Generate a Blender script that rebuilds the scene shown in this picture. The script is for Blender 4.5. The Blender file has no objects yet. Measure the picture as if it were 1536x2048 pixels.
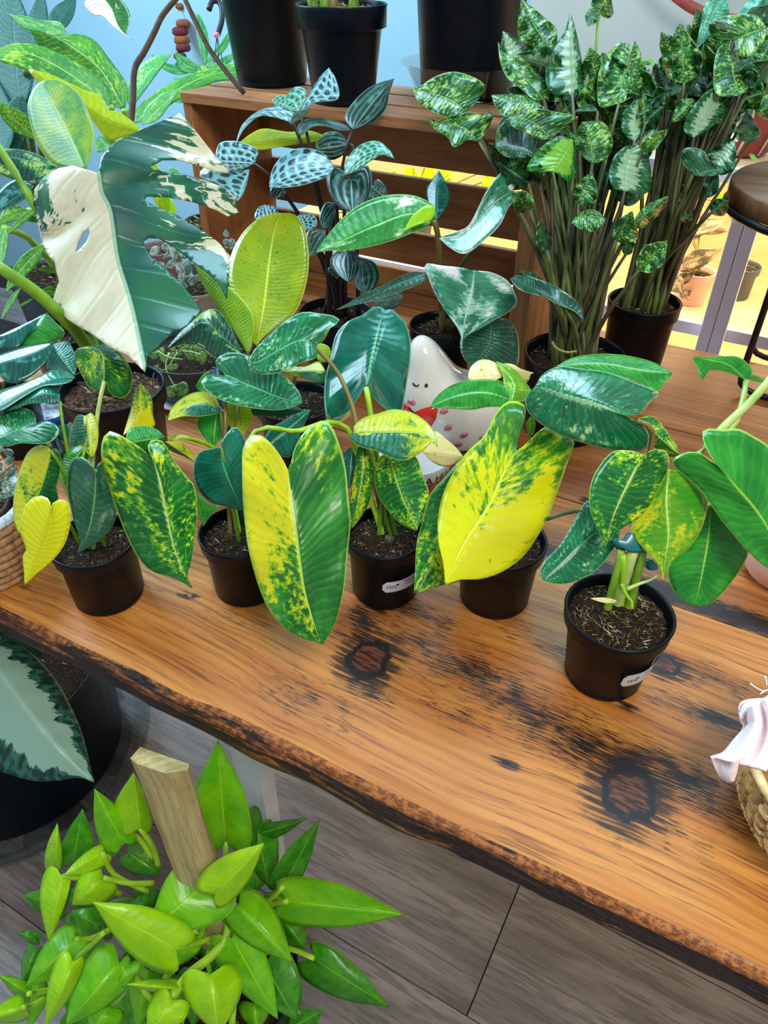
import bpy, bmesh, math, random
from mathutils import Vector, Matrix, noise
from mathutils.geometry import delaunay_2d_cdt

# ---------------------------------------------------------------- camera
scene = bpy.context.scene
COL = scene.collection
F_PX, PITCH, YAW = 1479.0, math.radians(38.7), math.radians(29.0)
TABLE_Z = 0.74
CAM = Vector((0, 0, TABLE_Z + 0.62))
cam_data = bpy.data.cameras.new('camera')
cam_data.sensor_fit = 'VERTICAL'; cam_data.sensor_height = 36.0
cam_data.lens = F_PX / 2048 * 36.0
cam_data.clip_start = 0.02
cam = bpy.data.objects.new('camera', cam_data)
COL.objects.link(cam)
cam.location = CAM
cam.rotation_euler = (math.pi / 2 - PITCH, 0, YAW)
scene.camera = cam

# ---------------------------------------------------------------- light
scene.view_settings.view_transform = 'Standard'
scene.view_settings.look = 'None'
scene.view_settings.gamma = 1.0
scene.view_settings.use_curve_mapping = False
scene.view_settings.exposure = 0.0
world = bpy.data.worlds.new('world'); scene.world = world
world.use_nodes = True
wn = world.node_tree.nodes['Background']
wn.inputs['Color'].default_value = (0.74, 0.88, 1.0, 1)
wn.inputs['Strength'].default_value = 0.48

def area(name, loc, target, sx, sy, power, color):
    d = bpy.data.lights.new(name, 'AREA'); d.shape = 'RECTANGLE'
    d.size = sx; d.size_y = sy; d.energy = power; d.color = color
    o = bpy.data.objects.new(name, d); COL.objects.link(o)
    o.location = loc
    o.rotation_euler = (Vector(target) - Vector(loc)).to_track_quat('-Z', 'Y').to_euler()
    return o
# daylight through the tall shop window on the far left, and the skylight over the back of the shop
area('window_daylight', (-2.6, 0.9, 2.3), (-0.4, 0.8, 0.8), 1.2, 1.3, 95, (0.55, 0.80, 1.0))
area('skylight', (-0.5, 2.2, 3.0), (-0.3, 0.7, 0.8), 1.9, 0.5, 66, (0.48, 0.77, 1.0))
area('shop_ceiling_lamp', (0.9, -0.4, 2.9), (0.1, 0.7, 0.7), 0.9, 0.9, 52, (1.0, 0.95, 0.86))

# ---------------------------------------------------------------- pixel helpers (photograph frame 1536 x 2048)
_f = Vector((-math.sin(YAW), math.cos(YAW), 0)); _r = Vector((math.cos(YAW), math.sin(YAW), 0)); _z = Vector((0, 0, 1))
FWD = _f * math.cos(PITCH) - _z * math.sin(PITCH)
UPV = _f * math.sin(PITCH) + _z * math.cos(PITCH)
def ray(px, py): return _r * ((px - 768) / F_PX) + UPV * ((1024 - py) / F_PX) + FWD
def W(px, py, d): return CAM + ray(px, py) * d
def on_z(px, py, z=TABLE_Z):
    v = ray(px, py); return CAM + v * ((z - CAM.z) / v.z)
def on_y(px, py, y):
    v = ray(px, py); return CAM + v * ((y - CAM.y) / v.y)
def depth(p): return (Vector(p) - CAM).dot(FWD)
# crops of the photograph in which the outlines below were measured: (x0, y0, factor)
CROP = {'P': (0, 0, 1), 'R1': (0, 0, 2.954), 'R2': (0, 380, 2.954), 'R3': (0, 680, 3.593), 'R4': (340, 0, 2.954),
        'R5': (380, 400, 2.954), 'R6': (340, 700, 2.844), 'R7': (800, 280, 3.303), 'R8': (820, 680, 3.657),
        'S1': (760, 0, 3.84), 'S2': (1000, 0, 2.866), 'S3': (1000, 380, 2.866), 'S4': (1040, 680, 3.097),
        'S5': (1080, 1080, 3.2), 'S6': (0, 1180, 2.743), 'S7': (0, 1460, 1.8286), 'T1': (1200, 0, 4.571),
        'T2': (0, 780, 5.12), 'T3': (240, 480, 5.39), 'T4': (1280, 300, 3.938), 'T7': (0, 400, 5.689), 'T8': (800, 660, 5.906)}
def px(c, p):
    x0, y0, f = CROP[c]; return (x0 + p[0] / f, y0 + p[1] / f)

# ---------------------------------------------------------------- object helpers
def finish(name, me, mat, parent=None, smooth=True, label=None):
    o = bpy.data.objects.new(name, me); COL.objects.link(o)
    if mat is not None:
        for m in (mat if isinstance(mat, (list, tuple)) else [mat]): me.materials.append(m)
    if smooth: me.polygons.foreach_set('use_smooth', [True] * len(me.polygons))
    if parent is not None: o.parent = parent
    if label: o['label'] = label
    return o
def bm_obj(name, bm, mat, parent=None, smooth=True, label=None):
    me = bpy.data.meshes.new(name); bm.to_mesh(me); bm.free()
    return finish(name, me, mat, parent, smooth, label)
def data_obj(name, verts, faces, mat, parent=None, smooth=True, label=None):
    me = bpy.data.meshes.new(name); me.from_pydata([tuple(v) for v in verts], [], faces); me.update()
    return finish(name, me, mat, parent, smooth, label)
def thing(name, label, cat, loc, group=None):
    o = bpy.data.objects.new(name, None); COL.objects.link(o); o.location = loc; o.empty_display_size = 0.02
    o['label'] = label; o['category'] = cat
    if group: o['group'] = group
    return o
def tag(o, label=None, cat=None, group=None, kind=None):
    if label: o['label'] = label
    if cat: o['category'] = cat
    if group: o['group'] = group
    if kind: o['kind'] = kind
    return o
def origin(parent): return Vector(parent.location) if parent is not None else Vector((0, 0, 0))
def box(bm, lo, hi):
    vs = [bm.verts.new((x, y, z)) for x in (lo[0], hi[0]) for y in (lo[1], hi[1]) for z in (lo[2], hi[2])]
    for q in ((0, 1, 3, 2), (4, 6, 7, 5), (0, 4, 5, 1), (2, 3, 7, 6), (0, 2, 6, 4), (1, 5, 7, 3)):
        bm.faces.new([vs[i] for i in q])
def box_obj(name, lo, hi, mat, parent=None, bevel=0.0, label=None):
    bm = bmesh.new(); o = origin(parent)
    box(bm, Vector(lo) - o, Vector(hi) - o)
    if bevel:
        bmesh.ops.bevel(bm, geom=list(bm.edges), offset=bevel, segments=2, affect='EDGES', profile=0.6)
    bmesh.ops.recalc_face_normals(bm, faces=list(bm.faces))
    return bm_obj(name, bm, mat, parent, smooth=False, label=label)
def lathe_bm(bm, prof, seg=40, c=(0, 0, 0), wob=None):
    rings = []
    for (r, z) in prof:
        if r < 1e-6: rings.append([bm.verts.new((c[0], c[1], c[2] + z))]); continue
        ring = []
        for i in range(seg):
            a = 2 * math.pi * i / seg
            rr = r if wob is None else r + wob(a, z)
            ring.append(bm.verts.new((c[0] + rr * math.cos(a), c[1] + rr * math.sin(a), c[2] + z)))
        rings.append(ring)
    for a, b in zip(rings, rings[1:]):
        n = max(len(a), len(b))
        for i in range(n):
            j = (i + 1) % n
            if len(a) == 1: q = [a[0], b[j], b[i]]
            elif len(b) == 1: q = [a[i], a[j], b[0]]
            else: q = [a[i], a[j], b[j], b[i]]
            bm.faces.new(q)
def lathe(name, prof, mat, parent, at=None, seg=40, wob=None, label=None):
    bm = bmesh.new(); c = (Vector(at) - origin(parent)) if at is not None else Vector((0, 0, 0))
    lathe_bm(bm, prof, seg, c, wob)
    bmesh.ops.recalc_face_normals(bm, faces=list(bm.faces))
    return bm_obj(name, bm, mat, parent, label=label)
def catmull(pts, n):
    pts = [Vector(p) for p in pts]
    if len(pts) == 2: dense = [pts[0].lerp(pts[1], i / 32) for i in range(33)]
    else:
        ext = [pts[0] * 2 - pts[1]] + pts + [pts[-1] * 2 - pts[-2]]
        dense = []
        for i in range(1, len(ext) - 2):
            p0, p1, p2, p3 = ext[i - 1:i + 3]
            for k in range(12):
                t = k / 12
                dense.append(0.5 * ((2 * p1) + (p2 - p0) * t + (2 * p0 - 5 * p1 + 4 * p2 - p3) * t * t + (3 * p1 - p0 - 3 * p2 + p3) * t ** 3))
        dense.append(pts[-1])
    L = [0.0]
    for a, b in zip(dense, dense[1:]): L.append(L[-1] + (b - a).length)
    tot = L[-1] or 1; out = []; j = 0
    for i in range(n):
        s = tot * i / (n - 1)
        while j < len(L) - 2 and L[j + 1] < s: j += 1
        d = L[j + 1] - L[j]
        out.append(dense[j].lerp(dense[j + 1], min(1, max(0, (s - L[j]) / d)) if d > 0 else 0))
    return out
def tube_bm(bm, pts, r0, r1, sides=7, n=14, smooth=True):
    c = catmull(pts, n) if smooth else [Vector(p) for p in pts]
    n = len(c); up = Vector((0.31, 0.2, 0.93)); rings = []
    for i, p in enumerate(c):
        t = (c[min(i + 1, n - 1)] - c[max(i - 1, 0)]).normalized()
        a = t.cross(up)
        if a.length < 1e-3: a = t.cross(Vector((1, 0, 0)))
        a.normalize(); b = t.cross(a); up = -b if b.dot(up) < 0 else b
        r = r0 + (r1 - r0) * i / (n - 1)
        rings.append([bm.verts.new(p + a * (r * math.cos(2 * math.pi * k / sides)) + b * (r * math.sin(2 * math.pi * k / sides))) for k in range(sides)])
    for A, B in zip(rings, rings[1:]):
        # match nearest start vertex so that the tube never twists
        s = min(range(sides), key=lambda k: (B[k].co - A[0].co).length)
        B[:] = B[s:] + B[:s]
        if (B[1].co - A[1].co).length > (B[-1].co - A[1].co).length: B[:] = [B[0]] + B[:0:-1]
        for k in range(sides): bm.faces.new([A[k], A[(k + 1) % sides], B[(k + 1) % sides], B[k]])
    bm.faces.new(rings[0][::-1]); bm.faces.new(rings[-1])
def tube(name, pts, r0, r1, mat, parent=None, sides=7, n=14, smooth=True, label=None):
    bm = bmesh.new(); o = origin(parent)
    tube_bm(bm, [Vector(p) - o for p in pts], r0, r1, sides, n, smooth)
    bmesh.ops.recalc_face_normals(bm, faces=list(bm.faces))
    return bm_obj(name, bm, mat, parent, label=label)
# ---------------------------------------------------------------- materials
def srgb(h):
    h = h.lstrip('#'); c = [int(h[i:i + 2], 16) / 255 for i in (0, 2, 4)]
    return tuple((x / 12.92 if x <= 0.04045 else ((x + 0.055) / 1.055) ** 2.4) for x in c) + (1.0,)
class NT:
    def __init__(s, name):
        s.m = bpy.data.materials.new(name); s.m.use_nodes = True; s.t = s.m.node_tree
        s.t.nodes.clear(); s.out = s.t.nodes.new('ShaderNodeOutputMaterial')
    def n(s, typ, props=None, **inp):
        nd = s.t.nodes.new('ShaderNode' + typ)
        for k, v in (props or {}).items(): setattr(nd, k, v)
        for k, v in inp.items():
            s.put(nd.inputs[int(k[1:])] if k[0] == 'i' and k[1:].isdigit() else nd.inputs[k.replace('_', ' ')], v)
        return nd
    def put(s, sock, v):
        if isinstance(v, bpy.types.NodeSocket): s.t.links.new(v, sock)
        else: sock.default_value = v
    def math(s, op, a, b=None, c=None, clamp=False):
        nd = s.t.nodes.new('ShaderNodeMath'); nd.operation = op; nd.use_clamp = clamp
        for i, v in enumerate((a, b, c)):
            if v is not None: s.put(nd.inputs[i], v)
        return nd.outputs[0]
    def mix(s, f, a, b, mode='MIX'):
        nd = s.t.nodes.new('ShaderNodeMix'); nd.data_type = 'RGBA'; nd.blend_type = mode
        s.put(nd.inputs[0], f); s.put(nd.inputs[6], a); s.put(nd.inputs[7], b); return nd.outputs[2]
    def step(s, v, lo, hi):
        return s.n('MapRange', {'interpolation_type': 'SMOOTHSTEP'}, Value=v, From_Min=lo, From_Max=hi).outputs[0]
    def xyz(s, x, y, z=0.0): return s.n('CombineXYZ', X=x, Y=y, Z=z).outputs[0]
    def noise(s, vec, scale=1.0, detail=3.0, rough=0.55, dist=0.0):
        return s.n('TexNoise', None, Vector=vec, Scale=scale, Detail=detail, Roughness=rough, Distortion=dist).outputs[0]
    def principled(s, color, rough=0.5, spec=0.5, bump=None, bstr=0.2, bdist=0.002, coat=0.0, trans=0.0, tcol=None, metal=0.0, alpha=None):
        p = s.n('BsdfPrincipled', None, Base_Color=color, Roughness=rough, Metallic=metal)
        p.inputs['Specular IOR Level'].default_value = spec
        if coat: p.inputs['Coat Weight'].default_value = coat; p.inputs['Coat Roughness'].default_value = 0.08
        if bump is not None:
            b = s.n('Bump', None, Strength=bstr, Distance=bdist, Height=bump); s.t.links.new(b.outputs[0], p.inputs['Normal'])
        sh = p.outputs[0]
        if trans:
            t = s.n('BsdfTranslucent', None, Color=tcol if tcol is not None else color)
            mx = s.n('MixShader', None, i0=trans, i1=sh, i2=t.outputs[0]); sh = mx.outputs[0]
        s.t.links.new(sh, s.out.inputs[0]); return s.m
def plain(name, hexcol, rough=0.5, spec=0.5, var=0.12, scale=30, metal=0.0, bump=0.0, coat=0.0, hex2=None):
    t = NT(name); co = t.n('TexCoord').outputs['Object']
    nz = t.noise(co, scale, 4)
    c = srgb(hexcol); c2 = srgb(hex2) if hex2 else tuple(x * (1 - var * 2) for x in c[:3]) + (1,)
    col = t.mix(t.step(nz, 0.35, 0.7), c, c2)
    return t.principled(col, rough, spec, bump=nz if bump else None, bstr=bump, metal=metal, coat=coat)

def leaf_mat(name, green, green2=None, var=None, mid=None, amt=0.0, side=0.0, along=0.0, big=3.2, fine=24.0, stretch=4.0, speck=0.5,
             rib=None, edge=None, rough=0.27, trans=0.16, veins=10.0, vein_amt=0.12, soft=0.02, coat=0.25, bump=0.35, dots=None, seed=0.0):
    t = NT(name)
    uv = t.n('UVMap', {'uv_map': 'leaf'}).outputs[0]
    sep = t.n('SeparateXYZ', None, Vector=uv)
    s, k = sep.outputs[0], t.math('MULTIPLY_ADD', sep.outputs[1], 2.0, -1.0)
    ak = t.math('ABSOLUTE', k)
    rnd = t.math('MULTIPLY_ADD', t.n('ObjectInfo').outputs['Random'], 37.0, seed) if not seed else seed
    slant = t.math('SUBTRACT', s, t.math('MULTIPLY', ak, 0.06))
    g = srgb(green); g2 = srgb(green2 or green)
    n0 = t.noise(t.xyz(t.math('MULTIPLY', slant, 5.0), t.math('MULTIPLY', k, 1.3), rnd), 1.0, 3)
    col = t.mix(t.step(n0, 0.36, 0.66), g, g2)
    wob = t.math('MULTIPLY_ADD', t.noise(t.xyz(t.math('MULTIPLY', slant, 4.0), t.math('MULTIPLY', k, 0.8), t.math('ADD', rnd, 5.0)), 1.0, 2), 0.16, slant)
    vein = t.math('SINE', t.math('MULTIPLY', wob, veins * 1.7 * 6.2832))
    fib = t.noise(t.xyz(t.math('MULTIPLY', slant, 110.0), t.math('MULTIPLY', k, 3.0), rnd), 1.0, 2)
    if vein_amt:
        vmask = t.math('MULTIPLY', t.math('MULTIPLY', t.step(vein, 0.45, 1.0), n0), vein_amt * 1.5)
        col = t.mix(vmask, col, t.mix(0.5, g2, (0.75, 0.85, 0.35, 1)))
    if var:
        nb = t.noise(t.xyz(t.math('MULTIPLY', slant, big), t.math('MULTIPLY', k, big * 0.45), t.math('ADD', rnd, 3.0)), 1.0, 2, 0.5, 0.4)
        nf = t.noise(t.xyz(t.math('MULTIPLY', slant, fine * 1.6), t.math('MULTIPLY', k, fine / stretch), t.math('ADD', rnd, 9.0)), 1.0, 6, 0.65)
        val = t.math('ADD', t.math('MULTIPLY', nb, 1 - speck), t.math('MULTIPLY', nf, speck))
        val = t.math('ADD', val, t.math('MULTIPLY', t.math('MULTIPLY', t.math('SIGN', k), 0.5), side))
        val = t.math('ADD', val, t.math('MULTIPLY', t.math('SUBTRACT', s, 0.5), along))
        thr = 0.5 + (0.5 - amt) * 0.42
        if mid: col = t.mix(t.step(val, thr - 0.075, thr - 0.045 + soft), col, srgb(mid))
        col = t.mix(t.step(val, thr - soft, thr + soft), col, srgb(var))
    if dots:
        nd = t.noise(t.xyz(t.math('MULTIPLY', slant, 60.0), t.math('MULTIPLY', k, 9.0), rnd), 1.0, 4, 0.6)
        col = t.mix(t.step(nd, 0.6, 0.68), col, srgb(dots))
    if rib:
        w = t.math('MULTIPLY_ADD', s, -0.035, 0.052)
        col = t.mix(t.math('SUBTRACT', 1.0, t.step(t.math('DIVIDE', ak, w), 0.6, 1.1)), col, srgb(rib))
    if edge: col = t.mix(t.step(ak, 0.955, 0.985), col, srgb(edge))
    h = t.math('ADD', t.math('MULTIPLY', vein, -0.22), t.math('MULTIPLY', n0, 2.2))
    h = t.math('ADD', h, t.math('MULTIPLY', fib, 0.25))
    h = t.math('ADD', h, t.math('MULTIPLY', t.step(ak, 0.0, 0.07), 1.3))
    tc = t.mix(0.5, col, srgb('#c8f020'))
    return t.principled(col, rough, 0.36, bump=h, bstr=bump, bdist=0.0016, coat=coat, trans=trans, tcol=tc)

def net_mat(name, dark, silver, pale, bands=4.0, cross=9.0, solid=0.0):
    """silvery net over dark blotches between lengthwise veins"""
    t = NT(name)
    uv = t.n('UVMap', {'uv_map': 'leaf'}).outputs[0]; sep = t.n('SeparateXYZ', None, Vector=uv)
    s, k = sep.outputs[0], t.math('MULTIPLY_ADD', sep.outputs[1], 2.0, -1.0); ak = t.math('ABSOLUTE', k)
    nz = t.noise(t.xyz(t.math('MULTIPLY', s, 6.0), t.math('MULTIPLY', k, 3.0), t.math('MULTIPLY', t.n('ObjectInfo').outputs['Random'], 20.0)), 1.0, 3)
    a = t.math('ABSOLUTE', t.math('SINE', t.math('MULTIPLY_ADD', ak, bands * 3.1416, 0.0)))
    row = t.math('FLOOR', t.math('MULTIPLY', ak, bands))
    b = t.math('ABSOLUTE', t.math('SINE', t.math('ADD', t.math('MULTIPLY', s, cross * 3.1416), t.math('MULTIPLY_ADD', nz, 1.6, t.math('MULTIPLY', row, 1.1)))))
    cell = t.math('MULTIPLY', a, t.math('MAXIMUM', b, solid))
    col = t.mix(t.step(cell, 0.30, 0.62), srgb(silver), srgb(dark))
    col = t.mix(t.math('MULTIPLY', t.step(nz, 0.5, 0.7), 0.5), col, srgb(pale))
    col = t.mix(t.math('SUBTRACT', 1.0, t.step(ak, 0.015, 0.05)), col, srgb(pale))
    col = t.mix(t.step(ak, 0.95, 0.985), col, srgb(pale))
    return t.principled(col, 0.32, 0.5, bump=cell, bstr=0.5, bdist=0.0015, coat=0.2, trans=0.06)
def center_mat(name, dark, silver, dark2, rough=0.35, lim=0.55, amp=0.9, veins=9.0, rib=None, flip=False):
    """pale centre spreading from the midrib with a ragged dark border"""
    t = NT(name)
    uv = t.n('UVMap', {'uv_map': 'leaf'}).outputs[0]; sep = t.n('SeparateXYZ', None, Vector=uv)
    s, k = sep.outputs[0], t.math('MULTIPLY_ADD', sep.outputs[1], 2.0, -1.0); ak = t.math('ABSOLUTE', k)
    slant = t.math('SUBTRACT', s, t.math('MULTIPLY', ak, 0.1))
    rnd = t.math('MULTIPLY', t.n('ObjectInfo').outputs['Random'], 20.0)
    nz = t.noise(t.xyz(t.math('MULTIPLY', slant, 22.0), t.math('MULTIPLY', k, 1.6), rnd), 1.0, 4, 0.6)
    n2 = t.noise(t.xyz(t.math('MULTIPLY', slant, 40.0), t.math('MULTIPLY', k, 4.0), rnd), 1.0, 3, 0.6)
    v = t.math('ADD', ak, t.math('MULTIPLY', t.math('SUBTRACT', nz, 0.5), amp))
    edge = t.mix(t.step(n2, 0.42, 0.62), srgb(dark), srgb(dark2))
    col = t.mix(t.step(v, lim - 0.04, lim + 0.04), srgb(silver), edge)
    if rib: col = t.mix(t.math('SUBTRACT', 1.0, t.step(ak, 0.02, 0.05)), col, srgb(rib))
    h = t.math('ADD', t.math('SINE', t.math('MULTIPLY', slant, veins * 6.28)), t.math('MULTIPLY', t.step(ak, 0, .07), 2.0))
    return t.principled(col, rough, 0.5, bump=h, bstr=0.3, bdist=0.0018, coat=0.15, trans=0.12)

M = {}
YEL, LIM = '#d9d41c', '#a8d826'
M['phil_dark'] = leaf_mat('phil_dark', '#0d5a34', '#177a3c', rib='#7fc24a', edge='#8fbf5a', vein_amt=.08)
M['phil_grey'] = leaf_mat('phil_grey', '#1c5742', '#2c6b4d', '#8aa088', amt=.22, speck=.3, soft=.08, rib='#6fb068', edge='#7fb48a', rough=.33)
M['phil_green'] = leaf_mat('phil_green', '#157a1f', '#2c9a2a', rib='#8fd040', edge='#a6cf58', vein_amt=.1)
M['phil_mott'] = leaf_mat('phil_mott', '#085c22', '#127424', YEL, '#5aa824', amt=.34, speck=.55, rib='#a6cf40', edge='#b4d060')
M['phil_lime'] = leaf_mat('phil_lime', '#3c9a1c', '#68ac1c', YEL, '#8cc022', amt=.32, speck=.5, rib='#c8f050', edge='#c8e060', trans=.25)
M['phil_half'] = leaf_mat('phil_half', '#14661f', '#2a8c26', '#dcd81a', '#86b81c', amt=.33, side=.17, along=-.20, speck=.62, fine=20, stretch=3.4, rib='#b6dd4a', edge='#a8d060', seed=4.3, veins=14)
M['phil_yel'] = leaf_mat('phil_yel', '#1c6a1c', '#3c8a18', '#dcd80c', '#84b414', amt=.62, side=-.04, along=.24, speck=.55, rib='#e4f048', edge='#c8e040', trans=.25, seed=7.7)
M['phil_yheart'] = leaf_mat('phil_yheart', '#5c8a1c', '#7ea81c', '#dcdc08', '#d4d80c', amt=.93, speck=.25, rib='#d6d810', edge='#f0f060', trans=.2, seed=2.1)
M['phil_split'] = leaf_mat('phil_split', '#0f5a3e', '#1a7458', '#c4c81c', '#8cac20', amt=.46, side=-.18, speck=.4, rib='#a8c840', edge='#a8c860', seed=5.5)
M['phil_spl2'] = leaf_mat('phil_spl2', '#125c38', '#1c7a44', '#ccd020', '#90b024', amt=.46, side=.18, speck=.4, rib='#a8c840', edge='#c8d870', seed=6.2)
M['phil_blue'] = leaf_mat('phil_blue', '#075c4a', '#0a7a62', rib='#58b878', edge='#8fc8a0', rough=.22, coat=.35, vein_amt=.05)
M['phil_teal'] = leaf_mat('phil_teal', '#08603c', '#0c7c48', '#b8d890', '#4a9a6a', amt=.25, speck=.6, rib='#5cb070', edge='#8cc89c', rough=.22, coat=.35)
M['phil_cream'] = leaf_mat('phil_cream', '#2c8a2a', '#5cae30', '#f4eaa8', '#e8ea70', amt=.62, speck=.45, rib='#f0e8a8', edge='#f0e8a0')
M['dark_leaf'] = leaf_mat('dark_leaf', '#064a26', '#0a6032', rib='#3c8a4a', edge='#5c9a60', vein_amt=.06)
M['rubber_lime'] = leaf_mat('rubber_lime', '#84a60e', '#a4b612', rib='#d0dc50', edge='#d8e070', dots='#4c7a1e', veins=20, rough=.22, coat=.45, trans=.22, vein_amt=.05)
M['rubber_olive'] = leaf_mat('rubber_olive', '#3c8a3c', '#86a81e', rib='#a4b848', edge='#9cc088', dots='#2c6040', veins=16, rough=.42, coat=.1, bump=.1, vein_amt=.06)
M['rubber_flat'] = leaf_mat('rubber_flat', '#7cae0a', '#90ba0c', rib='#c8e050', edge='#c8e850', dots='#6ea010', veins=22, trans=.35, vein_amt=.1)
M['rubber_dark'] = leaf_mat('rubber_dark', '#0a3c30', '#0f4e38', '#a6c060', '#2c7a54', amt=.36, speck=.35, rib='#5c9a58', edge='#8cb878', rough=.22, coat=.35)
M['lime_leaf'] = leaf_mat('lime_leaf', '#b0c806', '#c4d208', rib='#a8c414', edge='#d8e840', trans=.4, veins=9, vein_amt=.2)
M['dieff'] = leaf_mat('dieff', '#257a10', '#4c9a12', '#a8cc30', '#6cac1c', amt=.30, speck=.75, fine=12, stretch=2.0, soft=.05, rib='#b8e080', dots='#167a2c', trans=.18, veins=12, rough=.5, coat=0)
M['dieff_back'] = leaf_mat('dieff_back', '#3cae70', '#68c450', '#b8e098', '#80cc70', amt=.35, speck=.6, rib='#c8e8b0', trans=.18, rough=.5, coat=0)
M['teal_big'] = leaf_mat('teal_big', '#06443a', '#0c5648', rib='#1f6a58', veins=14, rough=.55, coat=0)
M['net'] = net_mat('net', '#122f2c', '#6fa8ae', '#8cc4c8', 3.0, 7.0)
M['net_green'] = net_mat('net_green', '#1f5a48', '#57a68a', '#8cd0aa', 3.0, 8.0)
M['net_dark'] = net_mat('net_dark', '#0b2c26', '#2f6a5c', '#6aa592', 3.0, 5.0, .8)
M['white_phil'] = leaf_mat('white_phil', '#1c6a4c', '#3c8a6a', '#e8e4ea', '#8cc0a8', amt=.36, speck=.25, big=2.6, soft=.012, rib='#a8c8b0', edge='#dcd8dc', rough=.25, coat=.5)
M['white_green'] = leaf_mat('white_green', '#1a7c24', '#2f9c34', '#e4e0d8', '#7cb870', amt=.18, speck=.3, soft=.012, rib='#8cc858', edge='#a8c888', coat=.5)
M['white_dark'] = leaf_mat('white_dark', '#123f30', '#1c5440', '#a8c0a8', '#4a7c5c', amt=.14, speck=.7, rib='#3c7a50', edge='#8ca878', coat=.3)
M['crinkle'] = leaf_mat('crinkle', '#0a4a22', '#18722a', '#b4d878', '#5aa83c', amt=.36, speck=.72, fine=15, stretch=4.0, rib='#8cc868', edge='#8cb868', rough=.33, bump=.8, veins=9, soft=.05)
M['crinkle_dark'] = leaf_mat('crinkle_dark', '#083a20', '#125a2c', '#7cb060', '#2f7a3c', amt=.26, speck=.72, fine=15, rib='#5c9a58', edge='#6c9a60', rough=.36, bump=.8, veins=9, soft=.05)
M['crinkle_teal'] = leaf_mat('crinkle_teal', '#2c9a80', '#58c4a4', '#b8ead0', '#7cd8b8', amt=.35, speck=.6, rib='#a0e0c8', rough=.3, bump=.8)
M['crinkle_pale'] = center_mat('crinkle_pale', '#0f4a26', '#94b88e', '#2c7a3c', lim=.5, amp=1.7)
M['crinkle_lime'] = center_mat('crinkle_lime', '#0f5a20', '#7cc038', '#3c9a2c', lim=.6, amp=.8)
M['aglao'] = center_mat('aglao', '#07302a', '#8db5a2', '#2a6a58', lim=.60, amp=1.1, rib='#9cc0b0', veins=7)
M['pothos'] = leaf_mat('pothos', '#66be0e', '#86d010', rib='#a8e02c', edge='#a0d828', trans=.3, vein_amt=.05, rough=.33, veins=7, bump=.25)
M['pothos_b'] = leaf_mat('pothos_b', '#9ed80c', '#b4e60e', rib='#c8f040', edge='#c0e830', trans=.3, vein_amt=.05, rough=.36, veins=7, bump=.25)
M['pothos_d'] = leaf_mat('pothos_d', '#2f8412', '#4ea016', rib='#78c024', edge='#70b828', trans=.2, vein_amt=.05, rough=.36, veins=7, bump=.25)
M['hoya'] = leaf_mat('hoya', '#3c6a5c', '#5c8c7c', '#c4ccb8', '#8caaa0', amt=.42, speck=.3, rib='#a0b8a8', edge='#d8d4b8', rough=.45)
M['turtle'] = leaf_mat('turtle', '#2c7030', '#4a8a38', '#a0c058', '#78a048', amt=.4, speck=.5, rib='#a0c060', edge='#c8d47c')
M['fittonia'] = leaf_mat('fittonia', '#3c7058', '#58907c', '#e0d8d0', '#98b8a8', amt=.35, speck=.3, rib='#d8d0d0', edge='#e8dcd8', rough=.5)
M['calathea'] = leaf_mat('calathea', '#3c3428', '#5c4c38', '#b89c70', '#7c6848', amt=.45, speck=.4, rib='#c8a060', rough=.5)
M['blue_leaf'] = leaf_mat('blue_leaf', '#0a5048', '#14685c', '#6aa8a8', '#2c8078', amt=.28, speck=.4, fine=8, rib='#3c9a80', rough=.22, coat=.4, soft=.06, veins=8, bump=.1)
M['spider'] = leaf_mat('spider', '#2f8a4c', '#58b860', rib='#a0d890', vein_amt=0)
M['cream_green'] = leaf_mat('cream_green', '#1c6a2c', '#3c8a34', '#f4f0ea', '#e8ece0', amt=.62, side=.5, speck=.25, rib='#e0e8d0', edge='#dcdcc0')

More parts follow.
